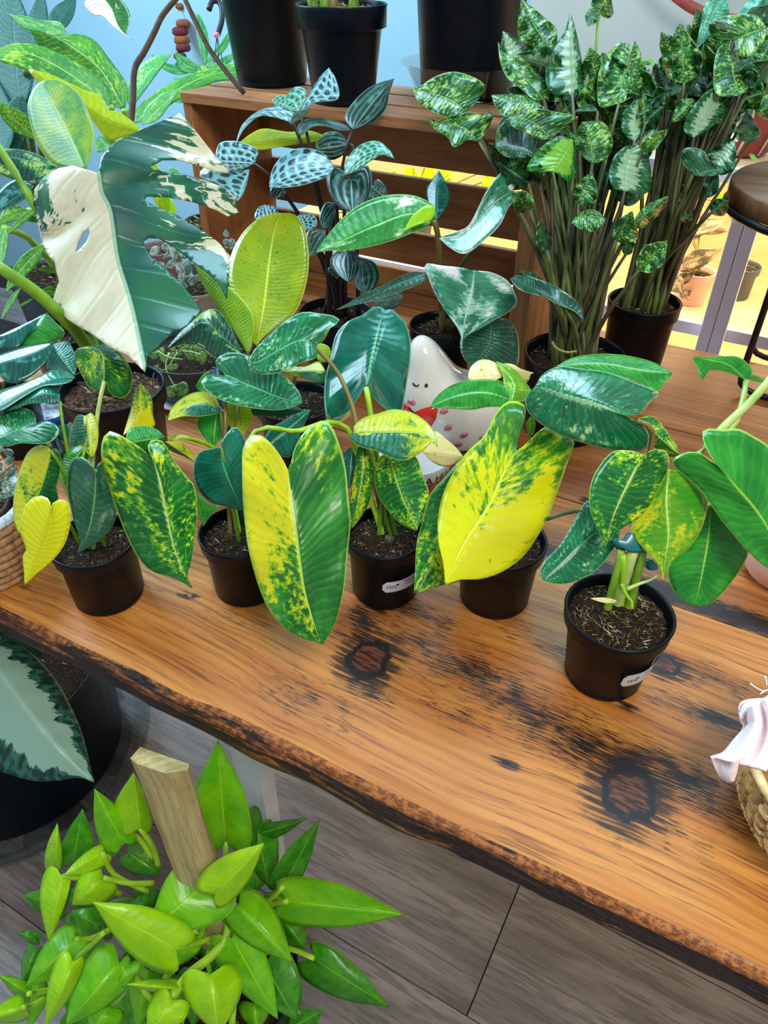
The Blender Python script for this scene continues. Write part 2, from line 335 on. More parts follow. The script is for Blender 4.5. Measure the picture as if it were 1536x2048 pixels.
def monstera_mat():
    t = NT('monstera')
    uv = t.n('UVMap', {'uv_map': 'leaf'}).outputs[0]; sep = t.n('SeparateXYZ', None, Vector=uv)
    s, k = sep.outputs[0], t.math('MULTIPLY_ADD', sep.outputs[1], 2.0, -1.0); ak = t.math('ABSOLUTE', k)
    # k < 0: viewer's right half (green), k > 0: viewer's left half (cream)
    fl = t.math('ADD', s, t.math('MULTIPLY', ak, 0.55))
    nf = t.noise(t.xyz(t.math('MULTIPLY', t.math('SUBTRACT', s, t.math('MULTIPLY', ak, 0.32)), 26.0), t.math('MULTIPLY', k, 4.0), 1.7), 1.0, 6, 0.62)
    nb = t.noise(t.xyz(t.math('MULTIPLY', s, 3.2), t.math('MULTIPLY', k, 2.6), 4.2), 1.0, 2)
    green = t.mix(t.step(nb, .35, .65), srgb('#0c5044'), srgb('#1a6a40'))
    cream = t.mix(t.step(nf, .3, .7), srgb('#e6e0c4'), srgb('#d6d4b0'))
    # green half: cream streaks, denser toward the margins of the upper lobes
    v = t.math('ADD', t.math('MULTIPLY', nf, .55), t.math('MULTIPLY', nb, .45))
    vg = t.math('ADD', v, t.math('MULTIPLY', t.math('SUBTRACT', ak, .62), .14))
    vg = t.math('SUBTRACT', vg, t.math('MULTIPLY_ADD', t.step(s, .5, .72), .10, -.022))
    right = t.mix(t.step(vg, .565, .585), green, cream)
    # cream half: green patches only by the top margin
    vc = t.math('ADD', v, t.math('SUBTRACT', t.math('MULTIPLY', t.math('SUBTRACT', 1.0, t.step(s, .1, .36)), .14), .12))
    vc = t.math('ADD', vc, t.math('MULTIPLY', t.math('SUBTRACT', ak, .6), .16))
    left = t.mix(t.step(vc, .55, .575), cream, green)
    col = t.mix(t.step(k, -0.004, 0.004), right, left)
    col = t.mix(t.math('SUBTRACT', 1.0, t.step(ak, .012, .024)), col, srgb('#9cc0a0'))
    vein = t.math('SINE', t.math('MULTIPLY', t.math('SUBTRACT', s, t.math('MULTIPLY', ak, .30)), 44.0))
    h = t.math('ADD', t.math('MULTIPLY', t.step(vein, .75, 1.0), -1.0), t.math('MULTIPLY', t.step(ak, 0, .05), 1.5))
    return t.principled(col, .34, .45, bump=h, bstr=.22, bdist=.002, coat=.15, trans=.1)
M['monstera'] = monstera_mat()

M['stem_green'] = plain('stem_green', '#7fae2a', .4, hex2='#5c8c20')
M['stem_pale'] = plain('stem_pale', '#bccf78', .4, hex2='#94b050')
M['stem_lime'] = plain('stem_lime', '#a4d02c', .4, hex2='#84b41c')
M['stem_brown'] = plain('stem_brown', '#8a7a3c', .45, hex2='#6a5a28')
M['stem_dark'] = plain('stem_dark', '#4a4a2c', .5, hex2='#332c1c')
M['stem_olive'] = plain('stem_olive', '#5a6a30', .5, hex2='#3c4420')
M['stem_purple'] = plain('stem_purple', '#3a2a2c', .45, hex2='#241a1c')
M['black'] = plain('black_plastic', '#080d14', .38, .2, var=.2, scale=60)
M['navy'] = plain('navy_plastic', '#081624', .36, .24, var=.2, scale=50)
M['stake'] = plain('stake_navy', '#0c3040', .4)
M['clip'] = plain('teal_clip', '#0a6a70', .3, coat=.3)
M['white_cer'] = plain('white_ceramic', '#e9ebe6', .12, .6, var=.03, coat=.5)
M['pink_spot'] = plain('pink_paint', '#e07a9c', .2, coat=.4)
M['red_paint'] = plain('red_paint', '#d8342c', .15, coat=.5)
M['ink'] = plain('black_ink', '#15110f', .35)
M['sticker'] = plain('sticker', '#c8ccd4', .45, var=.04)
M['white'] = plain('white_paint', '#e6e8ea', .45, var=.03)
M['lilac'] = plain('lilac_white_paint', '#e2e5fb', .45, var=.03)
M['pink_cer'] = plain('pink_ceramic', '#e8b4a4', .4, var=.04)
M['mauve'] = plain('mauve_ceramic', '#8c747c', .5)
M['beige_cer'] = plain('beige_ceramic', '#b8aca0', .4, var=.05)
M['grey_pot'] = plain('grey_plastic', '#48545c', .5)
M['terracotta'] = plain('terracotta_red', '#9c3c38', .6, bump=.2)
M['macrame'] = plain('cotton_cord', '#c8c0a8', .9)
M['metal_black'] = plain('black_metal', '#1b1b20', .4, metal=.3)
M['cloth'] = plain('pink_linen', '#ecd2d0', .85, var=.05, scale=300, bump=.25)
M['twig'] = plain('twig', '#5c4638', .8, hex2='#3c2c24', bump=.5, scale=60)
M['citrus1'] = plain('dried_orange', '#8c4a20', .8, bump=.5)
M['citrus2'] = plain('dried_berry', '#6c1c20', .8, bump=.5)
M['citrus3'] = plain('dried_slice', '#4a3424', .8, bump=.5)
M['rope'] = plain('rope_jute', '#b48a5c', .9, hex2='#8c6440', scale=140, bump=.6)
M['straw1'] = plain('straw_a', '#c8a468', .6, hex2='#a88048', scale=90, bump=.3)
M['straw2'] = plain('straw_b', '#e0c48c', .6, hex2='#c8a05c', scale=90, bump=.3)
M['straw3'] = plain('straw_c', '#a07c48', .6, hex2='#7c5c34', scale=90, bump=.3)
M['wicker_dark'] = plain('wicker_dark', '#40362f', .8, hex2='#5c4a40', scale=60, bump=.5)
M['knit_blue'] = plain('blue_knit', '#2450a8', .9, hex2='#16347c', scale=160, bump=.6)
M['knit_white'] = plain('white_knit', '#d4dce4', .9, hex2='#9cb0c8', scale=160, bump=.6)
M['ring_red'] = plain('red_hoop', '#9c3c34', .6)

def glass_mat():
    t = NT('clear_plastic')
    g = t.n('BsdfGlossy', None, Color=(.95, .98, 1, 1), Roughness=.06).outputs[0]
    tr = t.n('BsdfTransparent', None, Color=(.86, .9, .92, 1)).outputs[0]
    lw = t.n('LayerWeight', None, Blend=.25).outputs['Fresnel']
    mx = t.n('MixShader', None, i0=t.math('MULTIPLY', lw, .35), i1=tr, i2=g)
    t.t.links.new(mx.outputs[0], t.out.inputs[0]); return t.m
M['clear'] = glass_mat()

def soil_mat(name, a, b, c):
    t = NT(name); co = t.n('TexCoord').outputs['Object']
    n1 = t.noise(co, 240, 4, .7); n2 = t.noise(co, 520, 2)
    v = t.n('TexVoronoi', {'feature': 'F1'}, Vector=co, Scale=320.0).outputs[0]
    col = t.mix(t.step(n1, .4, .62), srgb(a), srgb(b))
    col = t.mix(t.step(n2, .64, .7), col, srgb(c))
    return t.principled(col, .9, .2, bump=t.math('ADD', n1, v), bstr=1.0, bdist=.004)
M['soil'] = soil_mat('soil', '#1c120c', '#3c281a', '#8c7a50')
M['mulch'] = soil_mat('mulch', '#4a3224', '#84604a', '#c8a488')
M['chip_pale'] = plain('bark_chip_pale', '#b49678', .9, hex2='#7c5a44')
M['chip_fibre'] = plain('fibre', '#a89458', .9, hex2='#6c5a34')
M['perlite'] = plain('perlite', '#d0ccc0', .9)

def wood_mat(name, a, b, dark, axis=0, gscale=1.0, rough=.42, stains=(), coat=.0, line=.5, knots=()):
    """planed timber: long grain along one axis, fine dark pores, knots and weathering at given places"""
    t = NT(name); co = t.n('NewGeometry').outputs['Position']
    sep = t.n('SeparateXYZ', None, Vector=co); ax = [sep.outputs[i] for i in range(3)]
    L = ax[axis]; A, B = [ax[i] for i in range(3) if i != axis]
    wav = t.noise(co, 3.0 * gscale, 2)
    A2 = t.math('ADD', A, t.math('MULTIPLY', wav, .05 / gscale))
    def field(lst, wob):
        f = None
        for (cx, cy, ru, rv, st) in lst:
            d = t.n('VectorMath', {'operation': 'LENGTH'}, i0=t.xyz(t.math('MULTIPLY', t.math('SUBTRACT', ax[0], cx), 1 / ru), t.math('MULTIPLY', t.math('SUBTRACT', ax[1], cy), 1 / rv))).outputs['Value']
            if wob is not None: d = t.math('ADD', d, wob)
            m = t.math('MULTIPLY', t.math('SUBTRACT', 1.0, t.math('MINIMUM', d, 1.0)), st)
            f = m if f is None else t.math('MAXIMUM', f, m)
        return f
    vec = t.xyz(t.math('MULTIPLY', L, 2.2 * gscale), t.math('MULTIPLY', A2, 34 * gscale), t.math('MULTIPLY', B, 34 * gscale))
    n1 = t.noise(vec, 1.0, 4, .6)
    pore = t.noise(t.xyz(t.math('MULTIPLY', L, 11 * gscale), t.math('MULTIPLY', A2, 330 * gscale), t.math('MULTIPLY', B, 330 * gscale)), 1.0, 3, .6)
    ring = t.math('SINE', t.math('ADD', t.math('MULTIPLY', A2, 520 * gscale), t.math('MULTIPLY', n1, 9.0)))
    big = t.noise(co, 2.6, 3)
    col = t.mix(t.step(n1, .33, .68), srgb(a), srgb(b))
    col = t.mix(t.math('MULTIPLY', t.step(ring, -.2, 1.0), .22), col, srgb(dark))
    col = t.mix(t.math('MULTIPLY', t.step(big, .4, .7), .35), col, t.mix(.5, srgb(b), srgb(dark)))
    col = t.mix(t.math('MULTIPLY', t.step(pore, .54, .66), line), col, srgb(dark))
    if stains:
        gn2 = t.noise(co, 38, 5, .7)
        f = field(stains, t.math('MULTIPLY_ADD', gn2, .9, -.45))
        fs = t.math('MAXIMUM', f, 0.0)
        col = t.mix(t.math('MULTIPLY', t.step(fs, .0, .9), .4), col, srgb('#7a4218'))
        fine = t.noise(t.xyz(t.math('MULTIPLY', L, 40), t.math('MULTIPLY', A2, 700), 2.0), 1.0, 5, .7)
        q = t.math('ADD', t.math('ADD', t.math('MULTIPLY', fine, .65), t.math('MULTIPLY', gn2, .35)), t.math('MULTIPLY', fs, .17))
        col = t.mix(t.math('MULTIPLY', t.step(q, .575, .66), t.step(fs, .03, .2)), col, srgb('#1c0f08'))
    if knots:
        kn = t.noise(co, 70, 4, .6)
        f = field(knots, t.math('MULTIPLY_ADD', kn, .5, -.25))
        inner = t.mix(t.step(t.noise(t.xyz(t.math('MULTIPLY', ax[0], 60), t.math('MULTIPLY', ax[1], 260), 0.0), 1, 4), .42, .6), srgb('#6a3616'), srgb('#22100a'))
        halo = t.math('MULTIPLY', t.math('MULTIPLY', t.step(f, .0, .3), t.step(t.math('ADD', pore, t.math('MULTIPLY', f, .3)), .48, .62)), .9)
        col = t.mix(halo, col, srgb('#200f08'))
        col = t.mix(t.step(f, .46, .52), col, srgb('#140906'))
        col = t.mix(t.step(f, .60, .70), col, inner)
    hgt = t.math('SUBTRACT', n1, t.math('MULTIPLY', pore, .8))
    return t.principled(col, rough, .4, bump=hgt, bstr=.3, bdist=.0012, coat=coat)
# ---------------------------------------------------------------- leaves
RNG = random.Random(11)
def leaf_mesh(P3, NS, NK):
    """P3[side][i][j] -> mesh with a 'leaf' uv map; side 0 = A (u>0.5), side 1 = B"""
    verts, faces, uvs = [], [], []
    idx = {}
    for i in range(NS + 1):
        idx[(0, i, 0)] = idx[(1, i, 0)] = len(verts); verts.append(P3[0][i][0]); uvs.append((i / NS, .5))
    for sd in (0, 1):
        for i in range(1, NS):
            for j in range(1, NK + 1):
                idx[(sd, i, j)] = len(verts); verts.append(P3[sd][i][j])
                uvs.append((i / NS, .5 + (.5 if sd == 0 else -.5) * j / NK))
        for j in range(1, NK + 1):
            idx[(sd, 0, j)] = idx[(sd, 0, 0)]; idx[(sd, NS, j)] = idx[(sd, NS, 0)]
        for i in range(NS):
            for j in range(NK):
                q = [idx[(sd, i, j)], idx[(sd, i + 1, j)], idx[(sd, i + 1, j + 1)], idx[(sd, i, j + 1)]]
                r = []
                for v in q:
                    if v not in r: r.append(v)
                if len(r) > 2: faces.append(r if sd == 0 else r[::-1])
    return verts, faces, uvs
def add_leaf_object(name, verts, faces, uvs, mat, parent, thick=0.0007, label=None):
    o = origin(parent)
    me = bpy.data.meshes.new(name); me.from_pydata([tuple(v - o) for v in verts], [], faces); me.update()
    lay = me.uv_layers.new(name='leaf'); vi = [0] * len(me.loops); me.loops.foreach_get('vertex_index', vi)
    flat = []
    for v in vi: flat.extend(uvs[v])
    lay.data.foreach_set('uv', flat)
    ob = finish(name, me, mat, parent, label=label)
    sm = ob.modifiers.new('thickness', 'SOLIDIFY'); sm.thickness = thick; sm.offset = 0
    return ob
def leaf(parent, mat, c, base, tip, la, lb, d0, d1=None, rib=(), da=0.0, db=0.0, arch=0.0, curl=0.0, ripple=0.0, NS=20, NK=5, name='leaf', nr=4.0, label=None):
    """outline measured in crop c; d0, d1 distance of base and tip; da, db how much nearer (-) or farther (+) the margins lie"""
    if d1 is None: d1 = d0
    b2, t2 = px(c, base), px(c, tip)
    R = catmull([b2 + (0,)] + [px(c, p) + (0,) for p in rib] + [t2 + (0,)], NS + 1)
    A = catmull([b2 + (0,)] + [px(c, p) + (0,) for p in la] + [t2 + (0,)], NS + 1)
    B = catmull([b2 + (0,)] + [px(c, p) + (0,) for p in lb] + [t2 + (0,)], NS + 1)
    out = []; ph = RNG.uniform(0, 6.28)
    for mg, off in ((A, da), (B, db)):
        wid = [(m - r).length for m, r in zip(mg, R)]; wm = max(wid) or 1
        rows = []
        for i in range(NS + 1):
            s = i / NS; row = []
            w = wid[i] / wm
            for j in range(NK + 1):
                k = j / NK
                p = R[i].lerp(mg[i], k)
                d = d0 + (d1 - d0) * s + arch * 4 * s * (1 - s) + off * k * w + curl * k * k * w + ripple * math.sin(s * nr * 6.283 + ph) * k * k * w
                row.append(W(p.x, p.y, d))
            rows.append(row)
        out.append(rows); ph += 1.7
    verts, faces, uvs = leaf_mesh(out, NS, NK)
    return add_leaf_object(name, verts, faces, uvs, M[mat], parent, label=label)
PROF = {'heart': [(-.05, .22), (-.12, .5), (-.10, .80), (.04, .99), (.24, 1), (.48, .84), (.72, .5), (.88, .2)],
        'ovate': [(.0, .3), (.1, .75), (.28, 1), (.5, .94), (.7, .64), (.88, .26)],
        'ellip': [(.02, .32), (.14, .75), (.35, .98), (.6, 1), (.8, .76), (.94, .38)],
        'lance': [(.03, .3), (.18, .78), (.38, 1), (.6, .9), (.8, .55), (.92, .25)],
        'round': [(-.04, .3), (-.04, .7), (.15, 1.0), (.45, 1.05), (.75, .85), (.94, .45)]}
def al(parent, mat, c, base, tip, wa, wb, d0, d1=None, kind='heart', bend=0.0, wav=0.0, **kw):
    """leaf from base, tip and half widths (crop pixels); A side = viewer's left when the leaf hangs down"""
    b, t = Vector(base), Vector(tip); ax = t - b; n = Vector((-ax.y, ax.x)).normalized()
    def pt(u, v): return tuple(b + ax * u + n * (v + bend * 4 * u * (1 - u)))
    la = [pt(u, v * wa * (1 + RNG.uniform(-wav, wav))) for u, v in PROF[kind]]; lb = [pt(u, -v * wb * (1 + RNG.uniform(-wav, wav))) for u, v in PROF[kind]]
    rib = [pt(u, 0) for u in (.3, .6, .85)]
    return leaf(parent, mat, c, base, tip, la, lb, d0, d1, rib, **kw)
def petiole(parent, start, end, r0=.0026, r1=.0018, mat='stem_green', sag=0.0, name='petiole', mid=None, n=12):
    """leaf stalk from world point start to world point end, rising first"""
    a, b = Vector(start), Vector(end)
    if mid is None:
        h = max(0.0, b.z - a.z)
        mid = [a.lerp(b, .35) + Vector((0, 0, h * .18 + sag)), a.lerp(b, .75) + Vector((0, 0, h * .12 + sag))]
    return tube(name, [a] + list(mid) + [b], r0, r1, M[mat], parent, 6, n)

# ---------------------------------------------------------------- pots
def rnd_dir(r=RNG): 
    a = r.uniform(0, 6.283); return Vector((math.cos(a), math.sin(a), 0))
def soil_part(parent, c, r, mat='soil', chips=70, chip_mat=('chip_fibre', 'perlite'), size=.006, seed=1, mound=.006):
    rg = random.Random(seed); o = origin(parent)
    bm = bmesh.new(); lathe_bm(bm, [(0, mound), (r * .3, mound * .9), (r * .55, mound * .6), (r * .8, mound * .25), (r, 0)], 28, Vector(c) - o)
    bmesh.ops.subdivide_edges(bm, edges=list(bm.edges), cuts=1, use_grid_fill=True)
    for v in bm.verts: v.co.z += (noise.noise(v.co * 90 + Vector((seed, 0, 0))) * .55 + noise.noise(v.co * 220) * .3) * size * .7
    mats = [M[mat]] + [M[k] for k in chip_mat]
    for _ in range(chips):
        q = rg.random() ** .5 * r * .93; a = rg.uniform(0, 6.283)
        p = Vector(c) - o + Vector((q * math.cos(a), q * math.sin(a), mound * (1 - (q / r) ** 2) + size * rg.uniform(.1, .5)))
        d = Vector((rg.uniform(-1, 1), rg.uniform(-1, 1), rg.uniform(-.35, .35))).normalized(); e = d.orthogonal().normalized()
        l, w = size * rg.uniform(.35, 1.3), size * rg.uniform(.06, .2)
        th = d.cross(e) * w * .6
        vs = [bm.verts.new(p + x) for x in (-d * l - e * w, d * l * .8, -d * l * .7 + e * w, d * l + e * w * .6, th, )]
        mi = 1 + (0 if rg.random() < .88 or len(mats) < 3 else 1)
        for q4 in ((0, 1, 4), (1, 3, 4), (3, 2, 4), (2, 0, 4), (0, 2, 3, 1)):
            f = bm.faces.new([vs[i] for i in q4]); f.material_index = mi
    ob = bm_obj('soil', bm, mats, parent); ob['kind'] = 'stuff'; return ob
def pot_parts(parent, c, rt, rb, h, rim=.018, lip=.0035, mat='black', fill=.012, soil=True, seed=1, seg=44, soilmat='soil', chips=130, size=.005, chip_mat=('chip_fibre', 'perlite'), feet=False):
    """nursery pot: rolled rim band, tapered wall, inset base groove"""
    rr = rb + (rt - rb) * (1 - rim / h)
    prof = [(0, .004), (rb * .8, .004), (rb * .86, 0), (rb * .97, 0), (rb, .003), (rb * 1.005, .0075), (rb * 1.0, .0085), (rb * 1.012, .010),
            (rr - lip, h - rim - .002), (rr - lip * .3, h - rim), (rt - lip * .2, h - rim + .002), (rt, h - .004), (rt + .0008, h - .0015), (rt - .0004, h), (rt - .0022, h - .0004),
            (rt - .0032, h - .004), (rr - lip - .004, h - rim - .01), (rb * .9, .008)]
    p = lathe('pot', prof, M[mat], parent, c, seg)
    top = Vector(c) + Vector((0, 0, h - fill))
    if soil: soil_part(parent, top, rt - .0045, soilmat, chips, seed=seed, size=size, chip_mat=chip_mat)
    return p, top
def pot_base(rim_px, h, z=TABLE_Z):
    p = on_z(rim_px[0], rim_px[1], z + h); return Vector((p.x, p.y, z))
def text_mesh(body, size):
    cu = bpy.data.curves.new('txt', 'FONT'); cu.body = body; cu.size = size; cu.resolution_u = 2
    ob = bpy.data.objects.new('txt', cu); COL.objects.link(ob)
    dg = bpy.context.evaluated_depsgraph_get(); me = bpy.data.meshes.new_from_object(ob.evaluated_get(dg))
    vs = [v.co.copy() for v in me.vertices]; fs = [list(p.vertices) for p in me.polygons]
    bpy.data.objects.remove(ob); bpy.data.curves.remove(cu); bpy.data.meshes.remove(me)
    return vs, fs
def wrap_text(name, lines, f, mat, parent, label=None):
    """flat lettering laid onto a surface: f(x, y) -> world point; lines = (text, x, y, size)"""
    V, Fc = [], []; o = origin(parent)
    for (s, x, y, sz) in lines:
        vs, fs = text_mesh(s, sz); b = len(V)
        V += [f(x + v.x, y + v.y) - o for v in vs]; Fc += [[b + i for i in q] for q in fs]
    return data_obj(name, V, Fc, mat, parent, smooth=False, label=label)
def sticker(pot, plant, c, rt, rb, h, ang, w, hh, zc, tilt=0.0):
    """paper price sticker curved round the pot wall, with its print"""
    def P(x, y, e=.0006):
        X, Y = x * math.cos(tilt) - y * math.sin(tilt), x * math.sin(tilt) + y * math.cos(tilt)
        z = zc + Y; r = rb + (rt - rb) * z / h * .93 + e; a = ang + X / r
        return Vector((c[0] + r * math.cos(a), c[1] + r * math.sin(a), c[2] + z))
    V, Fc = [], []; nx, ny = 16, 6; o = origin(plant); rc = hh * .28
    for i in range(nx + 1):
        for j in range(ny + 1):
            x, y = (i / nx - .5) * w, (j / ny - .5) * hh
            ex = max(0, abs(x) - (w / 2 - rc))
            y *= 1 - (1 - math.sqrt(max(0, 1 - (ex / rc) ** 2))) * rc * 2 / hh if ex > 0 else 1
            V.append(P(x, y) - o)
    for i in range(nx):
        for j in range(ny): a = i * (ny + 1) + j; Fc.append([a, a + ny + 1, a + ny + 2, a + 1])
    st = data_obj('price_sticker', V, Fc, M['sticker'], None, label='pale grey printed price sticker'); 
    st.parent = pot; return st, (lambda x, y: P(x, y, .0009))
# ---------------------------------------------------------------- the setting
def stain(x, y, rx, ry, s):
    p = on_z(x, y); return (p.x, p.y, rx, ry, s)
TOP_STAINS = [stain(725, 1240, .055, .06, 1.1), stain(610, 1395, .12, .05, .6), stain(740, 1375, .06, .03, .8),
              stain(850, 1290, .13, .06, .8), stain(940, 1345, .15, .06, .9), stain(1050, 1410, .15, .055, .95), stain(1150, 1480, .14, .05, 1.0), stain(900, 1420, .12, .04, .5),
              stain(1260, 1540, .10, .05, 1.1), stain(1370, 1560, .14, .05, 1.1), stain(1460, 1620, .10, .04, .8), stain(1120, 1300, .2, .04, .55),
              stain(1400, 1350, .14, .035, .8), stain(1400, 1430, .16, .03, .8), stain(800, 1210, .13, .03, 1.0), stain(440, 1225, .2, .03, .35), stain(60, 1180, .1, .03, .35), stain(1300, 1650, .10, .04, .5)]
TOP_KNOTS = [stain(738, 1318, .045, .055, 1.0), stain(1257, 1585, .050, .058, 1.0), stain(1327, 1330, .034, .026, 1.0), stain(1012, 1525, .020, .009, .66), stain(1445, 1440, .034, .010, .66),
             stain(1255, 1412, .016, .008, .66), stain(370, 1190, .014, .008, .66), stain(387, 1193, .010, .006, .66), stain(762, 1212, .022, .014, .75)]
M['bench_front'] = wood_mat('bench_front', '#d08a3c', '#b46a26', '#4a2410', 0, 1.0, .50, TOP_STAINS, line=.6, knots=TOP_KNOTS)
B2 = [stain(1480, 1235, .40, .030, 1.7), stain(1370, 1195, .2, .028, 1.7), stain(1190, 1130, .25, .026, 1.4), stain(1110, 1110, .15, .02, 1.2), stain(1000, 950, .2, .03, .35), stain(1090, 1010, .012, .01, 1.3)]
M['bench_mid'] = wood_mat('bench_mid', '#c07a38', '#8f5224', '#3c1e10', 0, 1.1, .48, B2, line=.5)
M['bench_back'] = wood_mat('bench_back', '#a86a34', '#7c4822', '#382012', 0, .9, .42, [stain(1250, 960, .2, .03, .4)], line=.45, knots=[stain(1170, 1000, .012, .01, .7)])
M['crate'] = wood_mat('crate_wood', '#c08a56', '#945e36', '#5a361c', 0, .7, .6, line=.35)
M['crate_v'] = wood_mat('crate_end_wood', '#b47c4a', '#8c5832', '#54321c', 2, .7, .6, line=.35)
M['shelf_wood'] = wood_mat('pine_shelf', '#f0d6ac', '#e6c490', '#bc9058', 0, .6, .5, line=.2)
M['stake_wood'] = wood_mat('stake_wood', '#c4b078', '#a08a54', '#6a5632', 2, 1.2, .8, line=.4)
M['stool_wood'] = wood_mat('stand_wood', '#8c6440', '#6c4a2e', '#3c2818', 0, 1.0, .55, line=.4)
def bark_mat():
    t = NT('live_edge'); co = t.n('NewGeometry').outputs['Position']; sep = t.n('SeparateXYZ', None, Vector=co)
    n1 = t.noise(t.xyz(t.math('MULTIPLY', sep.outputs[0], 9), t.math('MULTIPLY', sep.outputs[1], 50), t.math('MULTIPLY', sep.outputs[2], 70)), 1, 5, .65, .6)
    n2 = t.noise(co, 160, 4)
    zr = t.n('MapRange', None, Value=sep.outputs[2], From_Min=TABLE_Z - .05, From_Max=TABLE_Z).outputs[0]
    hump = t.math('SUBTRACT', 1.0, t.math('ABSOLUTE', t.math('MULTIPLY_ADD', zr, 2.0, -1.1)))
    q = t.math('ADD', n1, t.math('MULTIPLY', hump, .22))
    col = t.mix(t.step(n2, .4, .6), srgb('#b06a30'), srgb('#7c4420'))
    col = t.mix(t.step(q, .52, .64), col, srgb('#2a150d'))
    return t.principled(col, .55, .4, bump=t.math('ADD', t.math('MULTIPLY', q, -2.0), n2), bstr=.9, bdist=.006, coat=.1)
M['live_edge'] = bark_mat()
def floor_mat():
    t = NT('grey_plank'); co = t.n('NewGeometry').outputs['Position']; sep = t.n('SeparateXYZ', None, Vector=co)
    rnd = t.math('MULTIPLY', t.n('ObjectInfo').outputs['Random'], 30.0)
    vec = t.xyz(t.math('ADD', t.math('MULTIPLY', sep.outputs[0], 2.6), rnd), t.math('MULTIPLY', sep.outputs[1], 20), 0.0)
    n1 = t.noise(vec, 1, 5, .65, .5); n2 = t.noise(t.xyz(t.math('MULTIPLY', sep.outputs[0], 14), t.math('MULTIPLY', sep.outputs[1], 190), rnd), 1, 3)
    col = t.mix(t.step(n1, .34, .68), srgb('#868180'), srgb('#585352'))
    col = t.mix(t.math('MULTIPLY', t.step(n2, .48, .62), .7), col, srgb('#48423f'))
    col = t.mix(t.math('MULTIPLY', t.noise(co, 5, 3), .35), col, srgb('#9a938e'))
    return t.principled(col, .42, .4, bump=t.math('ADD', n1, n2), bstr=.15, bdist=.001)
M['floor'] = floor_mat()
M['joint'] = plain('floor_joint', '#241f1c', .9)
M['wall_blue'] = plain('wall_blue', '#9cc8de', .8, var=.02, scale=5)
M['wall_grey'] = plain('wall_grey', '#b4bcba', .8, var=.02, scale=5)

fl = box_obj('floor', (-4.2, -1.2, -.03), (2.4, 2.9, -.004), M['joint']); tag(fl, 'grey timber-look floor in long boards', kind='structure')
PW, PL = .238, 1.22
board_me = {}
for r in range(-6, 11):
    y0 = .428 + r * PW
    if y0 > 2.75 or y0 < -1.15: continue
    off = {0: -.087, 1: -.306}.get(r, (r * .47) % PL)
    x = off - 3 * PL
    while x < 2.3:
        x0, x1 = max(x, -4.15), min(x + PL, 2.35)
        if x1 - x0 > .05: box_obj('plank', (x0 + .0012, y0 + .0008, -.004), (x1 - .0012, y0 + PW - .0008, 0.0), M['floor'], fl)
        x += PL
WX = on_y(1062, 60, 2.3).x
wb = box_obj('wall_back', (-4.2, 2.3, 0), (WX, 2.42, 2.7), M['wall_blue']); tag(wb, 'pale blue painted back wall', kind='structure')
wr = box_obj('wall_right', (WX, 2.27, 0), (2.4, 2.42, 2.7), M['wall_grey']); tag(wr, 'light grey painted wall behind the shelf', kind='structure')

# ---------------------------------------------------------------- live edge table
U0, U1 = -1.14, .95
table = thing('live_edge_table', 'long amber wooden table with a dark bark live edge', 'table', (-.2, .8, 0))
TO = origin(table)
EDGE_T = [(0, 1220), (73, 1253), (146, 1290), (255, 1340), (364, 1397), (440, 1424), (550, 1476), (654, 1528), (760, 1582), (868, 1635), (975, 1686), (1082, 1735), (1190, 1787), (1296, 1835), (1420, 1893), (1536, 1949)]
EDGE_B = [(0, 1266), (109, 1315), (204, 1359), (292, 1406), (419, 1472), (520, 1522), (618, 1571), (720, 1622), (818, 1671), (915, 1714), (1011, 1756), (1150, 1824), (1296, 1892), (1420, 1950), (1536, 2006)]
et = [on_z(x, y) for x, y in EDGE_T]; eb = [on_z(x, y, TABLE_Z - .05) for x, y in EDGE_B]
def interp(pts, u):
    pts = sorted((p.x, p.y) for p in pts)
    if u <= pts[0][0]: return pts[0][1]
    if u >= pts[-1][0]: return pts[-1][1]
    for (a, va), (b, vb) in zip(pts, pts[1:]):
        if a <= u <= b: return va + (vb - va) * (u - a) / (b - a)
V, Fc, mi = [], [], []
NU = 170; SE1 = .687
for i in range(NU + 1):
    u = U0 + (U1 - U0) * i / NU
    vt, vb = interp(et, u), interp(eb, u)
    w1 = noise.noise(Vector((u * 14, 3, 0))) * .004; w2 = noise.noise(Vector((u * 30, 9, 0))) * .004
    prof = [(SE1, -.05), (SE1, 0), (.5, 0), (vt + .02, 0), (vt + .004, -.0008), (vt - .003, -.005), (min(vt, vb) - .004 + w1, -.016), (.5 * (vt + vb) - .008 + w2, -.03), (vb - .002 + w1, -.045), (vb + .004, -.05)]
    for (v, z) in prof: V.append(Vector((u, v, TABLE_Z + z)) - TO)
K = 10
for i in range(NU):
    for j in range(K):
        j2 = (j + 1) % K
        Fc.append([i * K + j, (i + 1) * K + j, (i + 1) * K + j2, i * K + j2]); mi.append(1 if 4 <= j <= 8 else 0)
Fc.append(list(range(K))); mi.append(0); Fc.append([NU * K + j for j in range(K)][::-1]); mi.append(0)
pl = data_obj('plank', V, Fc, [M['bench_front'], M['live_edge']], table, smooth=False, label='front plank with dark knots and bark edge')
pl.data.polygons.foreach_set('material_index', mi)
pl.data.polygons.foreach_set('use_smooth', [m == 1 for m in mi])
bmx = bmesh.new(); bmx.from_mesh(pl.data); bmesh.ops.recalc_face_normals(bmx, faces=list(bmx.faces)); bmx.to_mesh(pl.data); bmx.free()
for (a, b, mt) in ((SE1 + .0012, .822, 'bench_mid'), (.8245, 1.075, 'bench_back'), (1.0775, 1.375, 'bench_back')):
    box_obj('plank', (U0, a, TABLE_Z - .05), (U1, b, TABLE_Z - .0004), M[mt], table, bevel=.0012)
lp = W(462, 1475, .93); 
